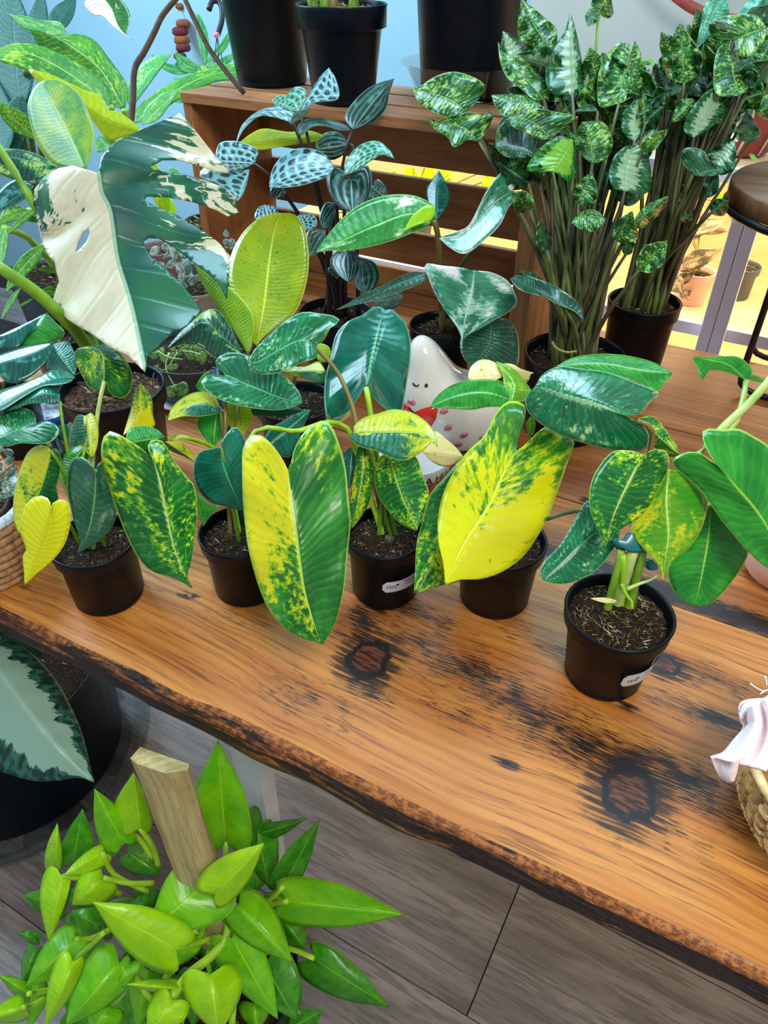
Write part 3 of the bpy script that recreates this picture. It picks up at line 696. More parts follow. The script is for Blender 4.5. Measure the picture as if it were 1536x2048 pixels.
for (x, y) in ((lp.x, lp.y + .03), (.75, .5), (lp.x, 1.25), (.75, 1.25)):
    bm = bmesh.new(); o = TO
    ring = []
    for (z, hx, hy) in ((TABLE_Z - .05, .046, .02), (TABLE_Z - .2, .026, .016), (TABLE_Z - .35, .019, .014), (0.0, .016, .012)):
        ring.append([bm.verts.new(Vector((x + sx * hx, y + sy * hy, z)) - o) for sx, sy in ((-1, -1), (1, -1), (1, 1), (-1, 1))])
    for A, B in zip(ring, ring[1:]):
        for k in range(4): bm.faces.new([A[k], A[(k + 1) % 4], B[(k + 1) % 4], B[k]])
    bm.faces.new(ring[0]); bm.faces.new(ring[-1][::-1]); bmesh.ops.recalc_face_normals(bm, faces=list(bm.faces))
    bm_obj('leg', bm, M['white'], table, smooth=False, label='white tapered table leg')

# ---------------------------------------------------------------- crate standing on its side, open to the front
CY0, CY1 = 1.095, 1.335
CX0, CX1 = -1.01, -.345
CZ0, CZ1 = TABLE_Z, TABLE_Z + .388
crate = thing('wooden_crate', 'slatted wooden crate lying on its side under the black nursery pots', 'crate', ((CX0 + CX1) / 2, 1.2, TABLE_Z))
T = .016
for (x0, x1) in ((CX0, CX0 + .018), (CX1 - .03, CX1)):
    box_obj('end_panel', (x0, CY0 + .004, CZ0), (x1, CY1 - T, CZ1 - T), M['crate_v'], crate, bevel=.001)
for (y0, y1) in ((CY0, CY0 + .072), (CY0 + .084, CY0 + .156), (CY0 + .168, CY1)):
    box_obj('top_slat', (CX0, y0, CZ1 - T + .0002), (CX1, y1, CZ1), M['crate'], crate, bevel=.0012)
    box_obj('bottom_slat', (CX0 + .019, y0, CZ0 + .0002), (CX1 - .031, y1, CZ0 + T), M['crate'], crate, bevel=.0012)
gaps = [(255, 332), (388, 452), (488, 528), (545, 640)]
for (z0, z1) in ((.262, .352), (.158, .240), (.075, .138), (.018, .060)):
    box_obj('back_slat', (CX0, CY1 - T + .0003, CZ0 + z0), (CX1, CY1, CZ0 + z1), M['crate'], crate, bevel=.0012)

# ---------------------------------------------------------------- lit shelf unit behind the table
SH = thing('shelf_unit', 'white framed pine shelf lit warm yellow behind the table', 'shelf', (.2, 1.75, 0))
SX0, SX1, SY0, SY1 = -1.30, 1.5, 1.58, 1.98
for z in (.06, .36, .70, 1.0):
    box_obj('shelf_board', (SX0, SY0 + .012, z - .02), (SX1, SY1, z), M['shelf_wood'], SH, bevel=.001)
    box_obj('shelf_lip', (SX0, SY0, z - .022), (SX1, SY0 + .0115, z + .004), M['lilac'], SH, bevel=.001)
pc = [on_y(x, 560, SY0 - .02).x for x in (1430, 1457, 1483)]
for x in (-1.28, (pc[0] + pc[1]) / 2 - .0005, (pc[1] + pc[2]) / 2 + .0005, 1.46):
    w = .018 if x in (-1.28, 1.46) else (pc[2] - pc[0]) / 4
    box_obj('post', (x - w, SY0 - .03, 0), (x + w, SY0 - .001, .995), M['lilac'], SH, bevel=.002)
for i in range(6):
    z = .03 + i * .162
    box_obj('back_board', (SX0, SY1 + .001, z), (SX1, SY1 + .016, z + .16), M['shelf_wood'], SH)
def emit_mat(name, col, st):
    t = NT(name); e = t.n('Emission', None, Color=col, Strength=st); t.t.links.new(e.outputs[0], t.out.inputs[0]); return t.m
M['tube'] = emit_mat('grow_tube', (1, .86, .5, 1), 9.0)
for z in (.965, .665):
    lamp = thing('grow_light', 'warm tube lamp under the %s shelf board' % ('top' if z > .8 else 'middle'), 'lamp', (.2, 1.72, z), 'tube lamps in the pine shelf')
    tube('light_tube', [(-1.2, 1.72, z), (1.4, 1.72, z)], .011, .011, M['tube'], lamp, 10, 2, False)
    box_obj('lamp_housing', (-1.24, 1.70, z + .0115), (1.44, 1.74, z + .0145), M['white'], lamp)
    for xx in (-1.0, -.4, .2, .9):
        l = area('grow_light_glow', (xx, 1.70, z - .014), (xx, 1.72, 0), .55, .05, 2.4, (1.0, .82, .52))
# ---------------------------------------------------------------- front row of variegated philodendrons
def potted(name, label, rim_px, rt, rb, h, z=TABLE_Z, cat='potted plant', group=None, **kw):
    b = pot_base(rim_px, h, z); t = thing(name, label, cat, b, group)
    p, top = pot_parts(t, b, rt, rb, h, **kw)
    return t, p, top, depth(top)
def stalk(t, top, c, p, d, mat='stem_green', j=.012, r0=.0028, r1=.0018, dx=0.0, dy=0.0, **kw):
    q = px(c, p); a = Vector(top) + Vector((dx + RNG.uniform(-j, j), dy + RNG.uniform(-j, j), -.004))
    return petiole(t, a, W(q[0], q[1], d), r0, r1, mat, **kw)
G4 = 'four inch nursery pots of variegated philodendron'
# --- A: leftmost
A, Ap, At, dA = potted('potted_philodendron', 'variegated philodendron with a yellow heart leaf in the leftmost black pot', (185, 1078), .0465, .0395, .084, group=G4, seed=3, size=.004)
leaf(A, 'phil_grey', 'R3', (685, 935), (540, 1545), [(650, 890), (600, 845), (545, 840), (500, 900), (485, 1040), (510, 1200), (540, 1330), (580, 1430), (570, 1495)],
     [(700, 900), (745, 865), (765, 960), (800, 1100), (838, 1230), (810, 1330), (740, 1420), (650, 1480), (590, 1512)], .735, .765, rib=[(685, 1100), (660, 1280), (610, 1440)], da=.012, db=.015)
leaf(A, 'phil_yheart', 'R3', (365, 1215), (175, 1765), [(355, 1150), (310, 1120), (250, 1130), (190, 1180), (150, 1300), (150, 1400), (190, 1500), (165, 1560), (175, 1680)],
     [(385, 1165), (440, 1145), (490, 1170), (508, 1270), (490, 1400), (440, 1510), (360, 1600), (250, 1690)], .715, .735, rib=[(330, 1390), (260, 1580)], da=.012, db=.01)
leaf(A, 'phil_spl2', 'R3', (365, 795), (140, 1400), [(330, 762), (270, 757), (200, 810), (150, 920), (110, 1060), (95, 1200), (102, 1310)],
     [(400, 778), (435, 840), (425, 960), (405, 1050), (418, 1160), (350, 1200), (260, 1260), (190, 1340)], .755, .775, rib=[(345, 900), (300, 1050), (210, 1260)], da=.015, db=.025)
leaf(A, 'phil_split', 'R3', (615, 545), (652, 845), [(560, 540), (520, 620), (500, 720), (505, 795), (570, 795), (615, 805)], [(655, 524), (692, 570), (709, 650), (700, 760), (672, 832)], .80, .78, rib=[(628, 640), (645, 780)], da=.02, db=.012)
leaf(A, 'phil_green', 'R3', (605, 770), (470, 1035), [(560, 760), (500, 790), (450, 845), (438, 940)], [(640, 800), (610, 890), (540, 980)], .785, .775, rib=[(540, 860)], da=.015, db=.015)
leaf(A, 'phil_teal', 'R3', (265, 603), (-60, 740), [(330, 582), (400, 610), (425, 660), (380, 722), (300, 747), (150, 740), (50, 765)], [(245, 530), (180, 490), (90, 488), (0, 520), (-50, 620)], .765, .75, rib=[(150, 640), (20, 690)], da=-.012, db=.02)
leaf(A, 'phil_blue', 'R3', (540, 268), (-70, 540), [(505, 300), (420, 322), (300, 335), (150, 420), (40, 490)], [(470, 225), (380, 218), (280, 260), (150, 320), (0, 370), (-50, 450)], .80, .765, rib=[(400, 280), (200, 360), (0, 480)], da=-.02, db=.02)
leaf(A, 'phil_blue', 'R3', (432, 400), (30, 512), [(425, 450), (380, 465), (300, 452), (200, 462), (120, 492)], [(420, 360), (350, 325), (270, 340), (180, 400), (100, 455)], .775, .765, rib=[(300, 390), (150, 460)], da=.0, db=.012)
leaf(A, 'phil_mott', 'R3', (750, 300), (560, 60), [(800, 390), (870, 420), (930, 380), (953, 260), (900, 140), (820, 65), (730, 36), (640, 42)], [(720, 345), (665, 362), (610, 290), (550, 170), (537, 95)], .83, .865, rib=[(745, 200), (730, 90), (650, 50)], da=.018, db=.012, name='leaf')
stalk(A, At, 'R3', (750, 302), .83, 'stem_pale', r0=.003, r1=.0024)
for (p, d) in (((610, 770), .785), ((612, 548), .80), ((365, 800), .755), ((690, 935), .737), ((265, 605), .767), ((430, 440), .777), ((365, 1215), .717)):
    stalk(A, At, 'R3', p, d, 'stem_green' if d < .79 else 'stem_pale', r0=.0024, r1=.0016)
def clip(parent, pts, r, label=None):
    return tube('support_clip', pts, r, r * .8, M['clip'], parent, 8, 10, label='teal plastic support clip')
leaf(A, 'clip' if False else 'phil_blue', 'R3', (470, 740), (455, 605), [(415, 690), (410, 630)], [(490, 690), (497, 640), (480, 612)], .80, .795, da=.006, db=.006)
tube('stake', [W(*px('R3', (385, 690)), .80), W(*px('R3', (455, 850)), .80)], .006, .006, M['stake'], A, 6, 4)

# --- B: second pot, navy stake
B, Bp, Bt, dB = potted('potted_philodendron', 'philodendron with a mirror-blue leaf in the black pot second from left', (478, 1060), .0455, .038, .086, group=G4, seed=5, size=.004)
leaf(B, 'phil_blue', 'R6', (288, 555), (415, 920), [(240, 560), (170, 578), (134, 650), (140, 740), (180, 820), (250, 872), (340, 893)], [(300, 510), (365, 435), (415, 485), (430, 600), (428, 740), (425, 860)], .75, .785, rib=[(305, 660), (360, 800)], da=.012, db=.02)
leaf(B, 'phil_teal', 'R6', (320, 150), (755, 300), [(270, 140), (205, 150), (178, 190), (230, 250), (330, 300), (480, 332), (620, 342), (720, 318)], [(290, 118), (256, 80), (290, 30), (380, 15), (480, 50), (600, 110), (690, 180), (740, 250)], .81, .77, rib=[(450, 200), (620, 270)], da=-.012, db=.02)
leaf(B, 'dark_leaf', 'R6', (460, 335), (762, 345), [(480, 372), (600, 378), (700, 366)], [(560, 335), (700, 320)], .80, .785, da=.01, db=.01)
leaf(B, 'phil_teal', 'R5', (745, 872), (345, 975), [(747, 930), (660, 962), (560, 1012), (440, 1030), (362, 1010)], [(775, 800), (845, 745), (888, 722), (860, 688), (760, 670), (660, 664), (560, 720), (450, 812), (370, 900)], .80, .775, rib=[(660, 825), (520, 890), (410, 955)], da=-.01, db=.025, ripple=.006)
leaf(B, 'phil_split', 'R6', (285, 325), (-12, 405), [(272, 360), (180, 377), (80, 378), (30, 390)], [(245, 250), (150, 240), (60, 280), (5, 340)], .82, .78, rib=[(200, 300), (80, 330)], da=-.006, db=.02)
leaf(B, 'phil_green', 'R6', (290, 130), (160, 230), [(240, 115), (190, 140), (150, 200)], [(270, 180), (220, 240)], .85, .85)
al(B, 'phil_green', 'R6', (270, 330), (245, 560), 110, 70, .84, .83, 'ovate')
al(B, 'lime_leaf', 'R6', (385, 285), (410, 500), 90, 75, .845, .84, 'ovate')
leaf(B, 'phil_mott', 'R3', (1095, 845), (1385, 1785), [(1000, 768), (880, 692), (792, 655), (735, 720), (730, 850), (770, 1010), (830, 1200), (900, 1380), (990, 1560), (1090, 1660), (1230, 1702), (1320, 1747)],
     [(1067, 795), (1068, 740), (1110, 715), (1175, 735), (1240, 850), (1330, 970), (1400, 1060), (1418, 1250), (1395, 1450), (1372, 1600), (1342, 1692)], .725, .735, rib=[(1150, 1010), (1200, 1250), (1250, 1480), (1330, 1680)], da=.022, db=.025, NS=30, NK=6)
leaf(B, 'phil_yel', 'R3', (1005, 315), (885, 690), [(965, 380), (940, 500), (910, 600)], [(1050, 350), (1092, 430), (1098, 540), (1112, 622), (1000, 630), (930, 655)], .86, .83, rib=[(1010, 430), (985, 560)], da=.01, db=.014)
leaf(B, 'phil_green', 'R3', (1185, 695), (900, 745), [(1150, 745), (1080, 792), (990, 775)], [(1120, 640), (1010, 615), (925, 645)], .79, .775, da=.01, db=.01)
leaf(B, 'phil_spl2', 'R3', (1190, 730), (1400, 870), [(1300, 738), (1372, 800)], [(1220, 790), (1310, 832)], .80, .80, da=.01, db=.01)
leaf(B, 'phil_green', 'R6', (150, 800), (190, 1005), [(138, 860), (168, 950)], [(225, 875), (292, 886), (235, 935)], .78, .785, da=.01)
tube('stake', [W(*px('R6', (255, 110)), .845), Bt + Vector((.006, .002, -.02))], .0065, .0065, M['stake'], B, 4, 4, label='navy plastic plant stake')
q = [W(*px('R6', p), d) for p, d in (((-2, 505), .755), ((60, 495), .75), ((150, 515), .78), ((235, 548), .80), ((310, 640), .82))]
tube('petiole', q + [Bt + Vector((0, 0, -.005))], .0022, .003, M['stem_lime'], B)
for (p, d, m) in (((288, 556), .752, 'stem_green'), ((322, 150), .812, 'stem_brown'), ((285, 325), .82, 'stem_brown'), ((385, 290), .845, 'stem_brown')):
    stalk(B, Bt, 'R6', p, d, m, r0=.0026, r1=.0017)
tube('petiole', [W(*px('R5', p), .80) for p in ((745, 880), (820, 950), (890, 1050), (950, 1190), (980, 1310))] + [W(*px('R5', (985, 1420)), .80)], .0023, .003, M['stem_brown'], B)

# --- C: third pot, hero leaf, arrowhead leaf
C, Cp, Ct, dC = potted('potted_philodendron', 'philodendron with the biggest half-yellow leaf in the black pot with a long sticker', (770, 1062), .0455, .038, .088, group=G4, seed=7, size=.004)
leaf(C, 'phil_half', 'R6', (670, 680), (870, 1672), [(640, 620), (590, 550), (520, 485), (460, 490), (415, 560), (410, 680), (415, 850), (430, 1020), (450, 1150), (500, 1330), (560, 1470), (650, 1580), (760, 1642), (830, 1660)],
     [(690, 640), (710, 560), (760, 470), (850, 405), (910, 420), (960, 530), (1000, 680), (1015, 850), (1027, 980), (1010, 1150), (990, 1350), (950, 1520), (905, 1615)], .69, .70,
     rib=[(690, 850), (720, 1080), (755, 1330), (800, 1500), (850, 1645)], da=.015, db=.03, arch=-.01, ripple=.004, NS=34, NK=7, label='largest leaf, yellow marbled half and green half')
leaf(C, 'phil_blue', 'R5', (1040, 1105), (1160, 648), [(1070, 1150), (1130, 1212), (1210, 1272), (1256, 1240), (1280, 1080), (1303, 950), (1300, 830), (1270, 720), (1230, 682), (1195, 645)],
     [(990, 1170), (920, 1262), (820, 1297), (794, 1200), (800, 1050), (830, 930), (860, 800), (930, 720), (1020, 680), (1095, 628)], .80, .87, rib=[(1065, 980), (1105, 800), (1135, 690)], da=.02, db=.012, ripple=.006, NS=28, NK=6)
leaf(C, 'phil_split', 'R6', (1045, 465), (1522, 552), [(1020, 495), (1080, 550), (1170, 572), (1270, 620), (1340, 627), (1430, 582), (1490, 520)], [(1050, 425), (1110, 382), (1190, 360), (1270, 338), (1380, 358), (1470, 420), (1512, 490)], .785, .735, rib=[(1200, 468), (1350, 468), (1470, 490)], da=-.008, db=.022)
leaf(C, 'phil_mott', 'R6', (1100, 550), (1030, 1020), [(1060, 560), (1048, 680), (1025, 850), (1020, 950)], [(1160, 590), (1162, 720), (1130, 870), (1075, 965)], .79, .785, rib=[(1095, 700), (1065, 880)], da=.012, db=.012)
leaf(C, 'blue_leaf', 'R6', (1040, 545), (1015, 790), [(990, 590), (980, 690)], [(1060, 620), (1050, 720)], .80, .80, da=.01, db=.01)
leaf(C, 'phil_mott', 'R6', (1245, 590), (1405, 1027), [(1185, 615), (1163, 750), (1210, 870), (1290, 970), (1360, 1015)], [(1330, 585), (1400, 605), (1440, 720), (1472, 820), (1440, 940)], .79, .765, rib=[(1300, 780), (1370, 950)], da=.01, db=.014)
leaf(C, 'phil_blue', 'R6', (800, 340), (515, 575), [(740, 480), (690, 600), (620, 602), (560, 590)], [(740, 345), (650, 400), (560, 460)], .81, .79, da=.01, db=.01)
leaf(C, 'phil_cream', 'R8', (95, 820), (392, 855), [(150, 880), (230, 922), (310, 915)], [(130, 760), (180, 668), (260, 720), (340, 790)], .84, .83, da=.006, db=.012)
leaf(C, 'phil_cream', 'R6', (880, 330), (1000, 300), [(900, 430), (960, 420), (1030, 360)], [(940, 290)], .85, .85)
q = [W(*px('R6', p), d) for p, d in (((520, 640), .72), ((440, 560), .715), ((470, 475), .715), ((560, 440), .72), ((720, 462), .74), ((900, 410), .77), ((1020, 455), .79), ((1050, 560), .80))]
tube('petiole', q + [Ct + Vector((0, 0, -.005))], .0022, .0032, M['stem_lime'], C, n=24)
for (p, d, m) in (((1110, 545), .79, 'stem_green'), ((1050, 465), .787, 'stem_olive'), ((1245, 595), .79, 'stem_green'), ((1045, 548), .80, 'stem_green')): stalk(C, Ct, 'R6', p, d, m, r0=.0026)
stalk(C, Ct, 'R5', (1040, 1108), .802, 'stem_lime', r0=.004, r1=.003)
tube('stem', [Ct + Vector((.006, -.004, -.006)), Ct + Vector((.01, -.008, .012))], .006, .0052, M['stem_dark'], C, 9, 4, label='cut stem stub')
def aim(c, pxx, py):   # angle on a pot at c that faces the given pixel's sight line
    p = on_z(pxx, py, TABLE_Z + .04); return math.atan2(p.y - c.y, p.x - c.x)
def front_angle(c, shift): v = CAM - c; return math.atan2(v.y, v.x) + shift
cC = Vector(C.location); aC = front_angle(cC, .72)
st, f = sticker(Cp, C, cC, .0455, .038, .088, aC, .066, .017, .041)
st.location = (0, 0, 0); pr = wrap_text('sticker_print', [('TEN', -.029, -.002, .0062), ('Philodendron Bur', -.008, .0030, .0047), ('marx variegata', -.006, -.0014, .0040), ('$39.99', .004, -.0062, .0047)], f, M['ink'], C)
pr.parent = Cp
def dot(f, x, y, r, mat, parent, root, name='printed_leaf_mark'):
    o = origin(root); V = [f(x, y) - o] + [f(x + r * 1.5 * math.cos(a * .524), y + r * math.sin(a * .524)) - o for a in range(12)]
    ob = data_obj(name, V, [[0, i + 1, (i + 1) % 12 + 1] for i in range(12)], mat, None, False); ob.parent = parent
dot(f, -.016, .0026, .0014, M['ink'], Cp, C)

# --- D: fourth pot, big yellow leaf
D, Dp, Dt, dD = potted('potted_philodendron', 'philodendron whose broad bright yellow leaf leans over the fourth black pot', (1003, 1075), .050, .040, .090, group=G4, seed=9, size=.004)
leaf(D, 'phil_yel', 'R8', (775, 815), (258, 1795), [(790, 720), (840, 570), (835, 472), (720, 448), (625, 540), (545, 700), (400, 840), (260, 1080), (205, 1300), (208, 1480), (245, 1640)],
     [(850, 760), (950, 660), (1060, 620), (1200, 735), (1150, 900), (1090, 1080), (1010, 1290), (930, 1440), (830, 1580), (680, 1692), (520, 1748), (370, 1752), (300, 1775)], .755, .70,
     rib=[(680, 980), (560, 1240), (400, 1480), (285, 1720)], da=.035, db=.012, curl=.012, ripple=.004, NS=34, NK=7, label='broad bright yellow leaf')
leaf(D, 'phil_mott', 'R8', (500, 850), (28, 1852), [(390, 860), (250, 1010), (150, 1130), (100, 1300), (50, 1480), (38, 1700)], [(600, 1100), (560, 1500), (390, 1742), (240, 1795), (100, 1835)], .79, .745, rib=[(400, 1100), (250, 1420), (110, 1740)], da=.012, db=.012, NS=28)
leaf(D, 'phil_green', 'R8', (722, 432), (148, 492), [(700, 482), (560, 492), (450, 512), (300, 503), (220, 500)], [(715, 350), (640, 296), (480, 290), (330, 320), (230, 380), (170, 450)], .83, .81, rib=[(550, 385), (350, 410)], da=-.005, db=.03)
leaf(D, 'phil_lime', 'R8', (740, 452), (630, 155), [(840, 450), (885, 380), (830, 290), (740, 200)], [(690, 350), (680, 260), (650, 200)], .83, .87, rib=[(760, 330), (700, 230)], da=.015, db=.005)
leaf(D, 'phil_cream', 'R8', (690, 265), (424, 275), [(600, 300), (500, 292), (440, 292)], [(640, 180), (570, 146), (500, 152), (440, 205)], .865, .86, da=0, db=.012)
leaf(D, 'phil_cream', 'R8', (650, 175), (905, 240), [(720, 290), (830, 318), (870, 290), (880, 255)], [(740, 175), (820, 215)], .87, .865, da=.01)
leaf(D, 'phil_lime', 'R8', (880, 560), (870, 710), [(850, 620)], [(915, 600), (905, 680)], .81, .81)
stalk(D, Dt, 'R8', (780, 815), .757, 'stem_lime', r0=.0035, r1=.0024)
for (p, d) in (((725, 435), .832), ((745, 455), .832), ((690, 270), .865), ((500, 850), .79)): stalk(D, Dt, 'R8', p, d, 'stem_green')

# --- E: front right pot
E, Ep, Et, dE = potted('potted_philodendron', 'philodendron clipped to green stems in the nearest black pot, front right', (1240, 1220), .0525, .0395, .094, group=G4, seed=11, chips=260, size=.0045)
leaf(E, 'phil_teal', 'S4', (652, 470), (92, 292), [(690, 490), (745, 520), (797, 590), (782, 672), (700, 690), (560, 680), (400, 640), (250, 590), (130, 520), (62, 460), (33, 400), (50, 330)],
     [(700, 467), (762, 450), (805, 382), (862, 330), (700, 260), (540, 200), (380, 180), (240, 165), (140, 215)], .685, .70, rib=[(480, 400), (300, 350), (150, 300)], da=.006, db=.03, curl=.012, NS=32, NK=7)
leaf(E, 'phil_green', 'S4', (225, 162), (946, 210), [(400, 190), (600, 225), (740, 270), (855, 325), (885, 275)], [(330, 110), (480, 88), (640, 95), (800, 130), (890, 172)], .76, .75, rib=[(500, 150), (760, 190)], da=-.01, db=.015)
leaf(E, 'phil_mott', 'S4', (765, 712), (525, 1295), [(700, 688), (580, 690), (500, 770), (445, 870), (428, 990), (450, 1100), (490, 1190)], [(830, 678), (905, 690), (922, 780), (880, 880), (820, 1000), (740, 1100), (640, 1160), (560, 1222)], .665, .665, rib=[(680, 870), (590, 1060), (545, 1200)], da=.02, db=.018, NS=26)
leaf(E, 'phil_lime', 'S4', (920, 800), (886, 1508), [(860, 900), (760, 1040), (688, 1160), (720, 1240), (800, 1330), (860, 1405)], [(1000, 820), (1110, 920), (1162, 1000), (1130, 1150), (1060, 1270), (940, 1372), (900, 1430)], .68, .675, rib=[(905, 1000), (920, 1200), (895, 1400)], da=.018, db=.014, NS=26)
leaf(E, 'phil_green', 'S4', (1185, 1012), (1075, 1645), [(1100, 1150), (1000, 1280), (930, 1380), (914, 1450), (950, 1550), (1020, 1618)], [(1230, 1060), (1330, 1180), (1412, 1290), (1390, 1380), (1310, 1500), (1220, 1602), (1140, 1648)], .705, .715, rib=[(1160, 1250), (1110, 1530)], da=.012, db=.012, NS=26)
leaf(E, 'phil_green', 'S4', (1225, 775), (1610, 1440), [(1175, 745), (1110, 700), (1020, 698), (938, 760), (1040, 850), (1130, 940), (1180, 1020), (1260, 1130), (1350, 1240), (1430, 1330), (1520, 1405)],
     [(1190, 730), (1150, 660), (1128, 590), (1150, 550), (1250, 556), (1350, 550), (1450, 600), (1540, 660), (1640, 800), (1665, 1000), (1645, 1250)], .66, .67, rib=[(1350, 920), (1480, 1080), (1560, 1220), (1600, 1350)], da=.018, db=.025, NS=32, NK=7)
leaf(E, 'phil_teal', 'S4', (500, 1170), (142, 1485), [(430, 1000), (380, 1040), (320, 1150), (240, 1280), (150, 1370), (126, 1440)], [(620, 1180), (580, 1290), (500, 1400), (400, 1470), (300, 1507), (210, 1508)], .71, .70, rib=[(440, 1215), (340, 1300), (200, 1440)], da=.02, db=.004, NS=24)
leaf(E, 'phil_mott', 'S4', (735, 482), (985, 712), [(790, 560), (830, 660), (930, 722)], [(830, 478), (920, 580), (972, 660)], .73, .72, da=.01, db=.01)
ET = Et + Vector((0, 0, -.006))
cl = [W(*px('S4', p), .70) for p in ((640, 1300), (680, 1290), (700, 1310), (740, 1310), (770, 1300))]
for i, (a, b, r, m) in enumerate((((530, 1720), (630, 1300), .0042, 'stem_green'), ((590, 1680), (700, 1310), .0062, 'stem_pale'), ((660, 1705), (765, 1310), .0048, 'stem_green'), ((620, 1690), (640, 1330), .0038, 'stem_lime'), ((690, 1690), (740, 1300), .004, 'stem_olive'))):
    q = on_z(*px('S4', a), ET.z); e = W(*px('S4', b), .70)
    tube('stem', [q, q.lerp(e, .5) + Vector((0, 0, .004)), e], r, r * .8, M[m], E, 9, 10)
for (b, t2, d, m) in (((700, 1300), (770, 712), .667, 'stem_green'), ((740, 1300), (920, 805), .682, 'stem_lime'), ((760, 1300), (1185, 1015), .706, 'stem_lime')):
    tube('petiole', [W(*px('S4', b), .70), W(*px('S4', ((b[0] * .5 + t2[0] * .5), b[1] * .5 + t2[1] * .5)), .70 + .01), W(*px('S4', t2), d)], .003, .002, M[m], E)
tube('petiole', [W(*px('S4', p), d) for p, d in (((735, 505), .69), ((800, 530), .695), ((825, 590), .70), ((805, 700), .705), ((760, 1000), .71), ((740, 1300), .705))], .0026, .003, M['stem_brown'], E)
tube('petiole', [W(*px('S4', p), d) for p, d in (((165, 1110), .735), ((250, 1080), .73), ((370, 1060), .725), ((470, 1130), .72), ((650, 1330), .71))], .0022, .0026, M['stem_olive'], E)
tube('aerial_root', [W(*px('S4', p), .698) for p in ((630, 1510), (660, 1580), (690, 1620), (695, 1665))], .0022, .0012, M['stem_lime'], E)
tube('aerial_root', [W(*px('S4', p), .70) for p in ((660, 1545), (740, 1510), (800, 1490), (850, 1460))], .0022, .0008, M['stem_pale'], E)
al(E, 'calathea' if False else 'phil_cream', 'S4', (600, 1618), (436, 1600), 14, 18, .702, .70, 'lance', label='dry papery sheath')
def blob(name, pts, mat, parent, label=None, bevel=.0018):
    """small moulded plastic piece from an outline in pixels, extruded in depth"""
    o = origin(parent); bm = bmesh.new(); f = [bm.verts.new(p - o) for p in pts]
    fc = bm.faces.new(f); r = bmesh.ops.extrude_face_region(bm, geom=[fc])
    vs = [v for v in r['geom'] if isinstance(v, bmesh.types.BMVert)]
    bmesh.ops.translate(bm, verts=vs, vec=FWD * .012)
    bmesh.ops.bevel(bm, geom=list(bm.edges), offset=bevel, segments=2, affect='EDGES', profile=.6)
    bmesh.ops.recalc_face_normals(bm, faces=list(bm.faces))
    return bm_obj(name, bm, mat, parent, label=label)
blob('support_clip', [W(*px('S4', p), .692) for p in ((597, 1270), (605, 1228), (655, 1240), (690, 1190), (712, 1200), (720, 1240), (765, 1280), (762, 1312), (700, 1314), (655, 1298))], M['clip'], E, 'teal plastic support clip')
blob('support_clip', [W(*px('S4', p), .712) for p in ((785, 1365), (815, 1352), (862, 1395), (858, 1425), (815, 1430), (790, 1405))], M['clip'], E, 'teal plastic support clip')
cE = Vector(E.location)
st, f = sticker(Ep, E, cE, .0525, .0395, .094, front_angle(cE, 1.02), .052, .020, .042)
pr = wrap_text('sticker_print', [('TEN', -.021, -.0035, .0062), ('Philodendron', -.002, .003, .0044), ('$39.99', .004, -.0055, .0044)], f, M['ink'], E); pr.parent = Ep
dot(f, -.010, .002, .0014, M['ink'], Ep, E)
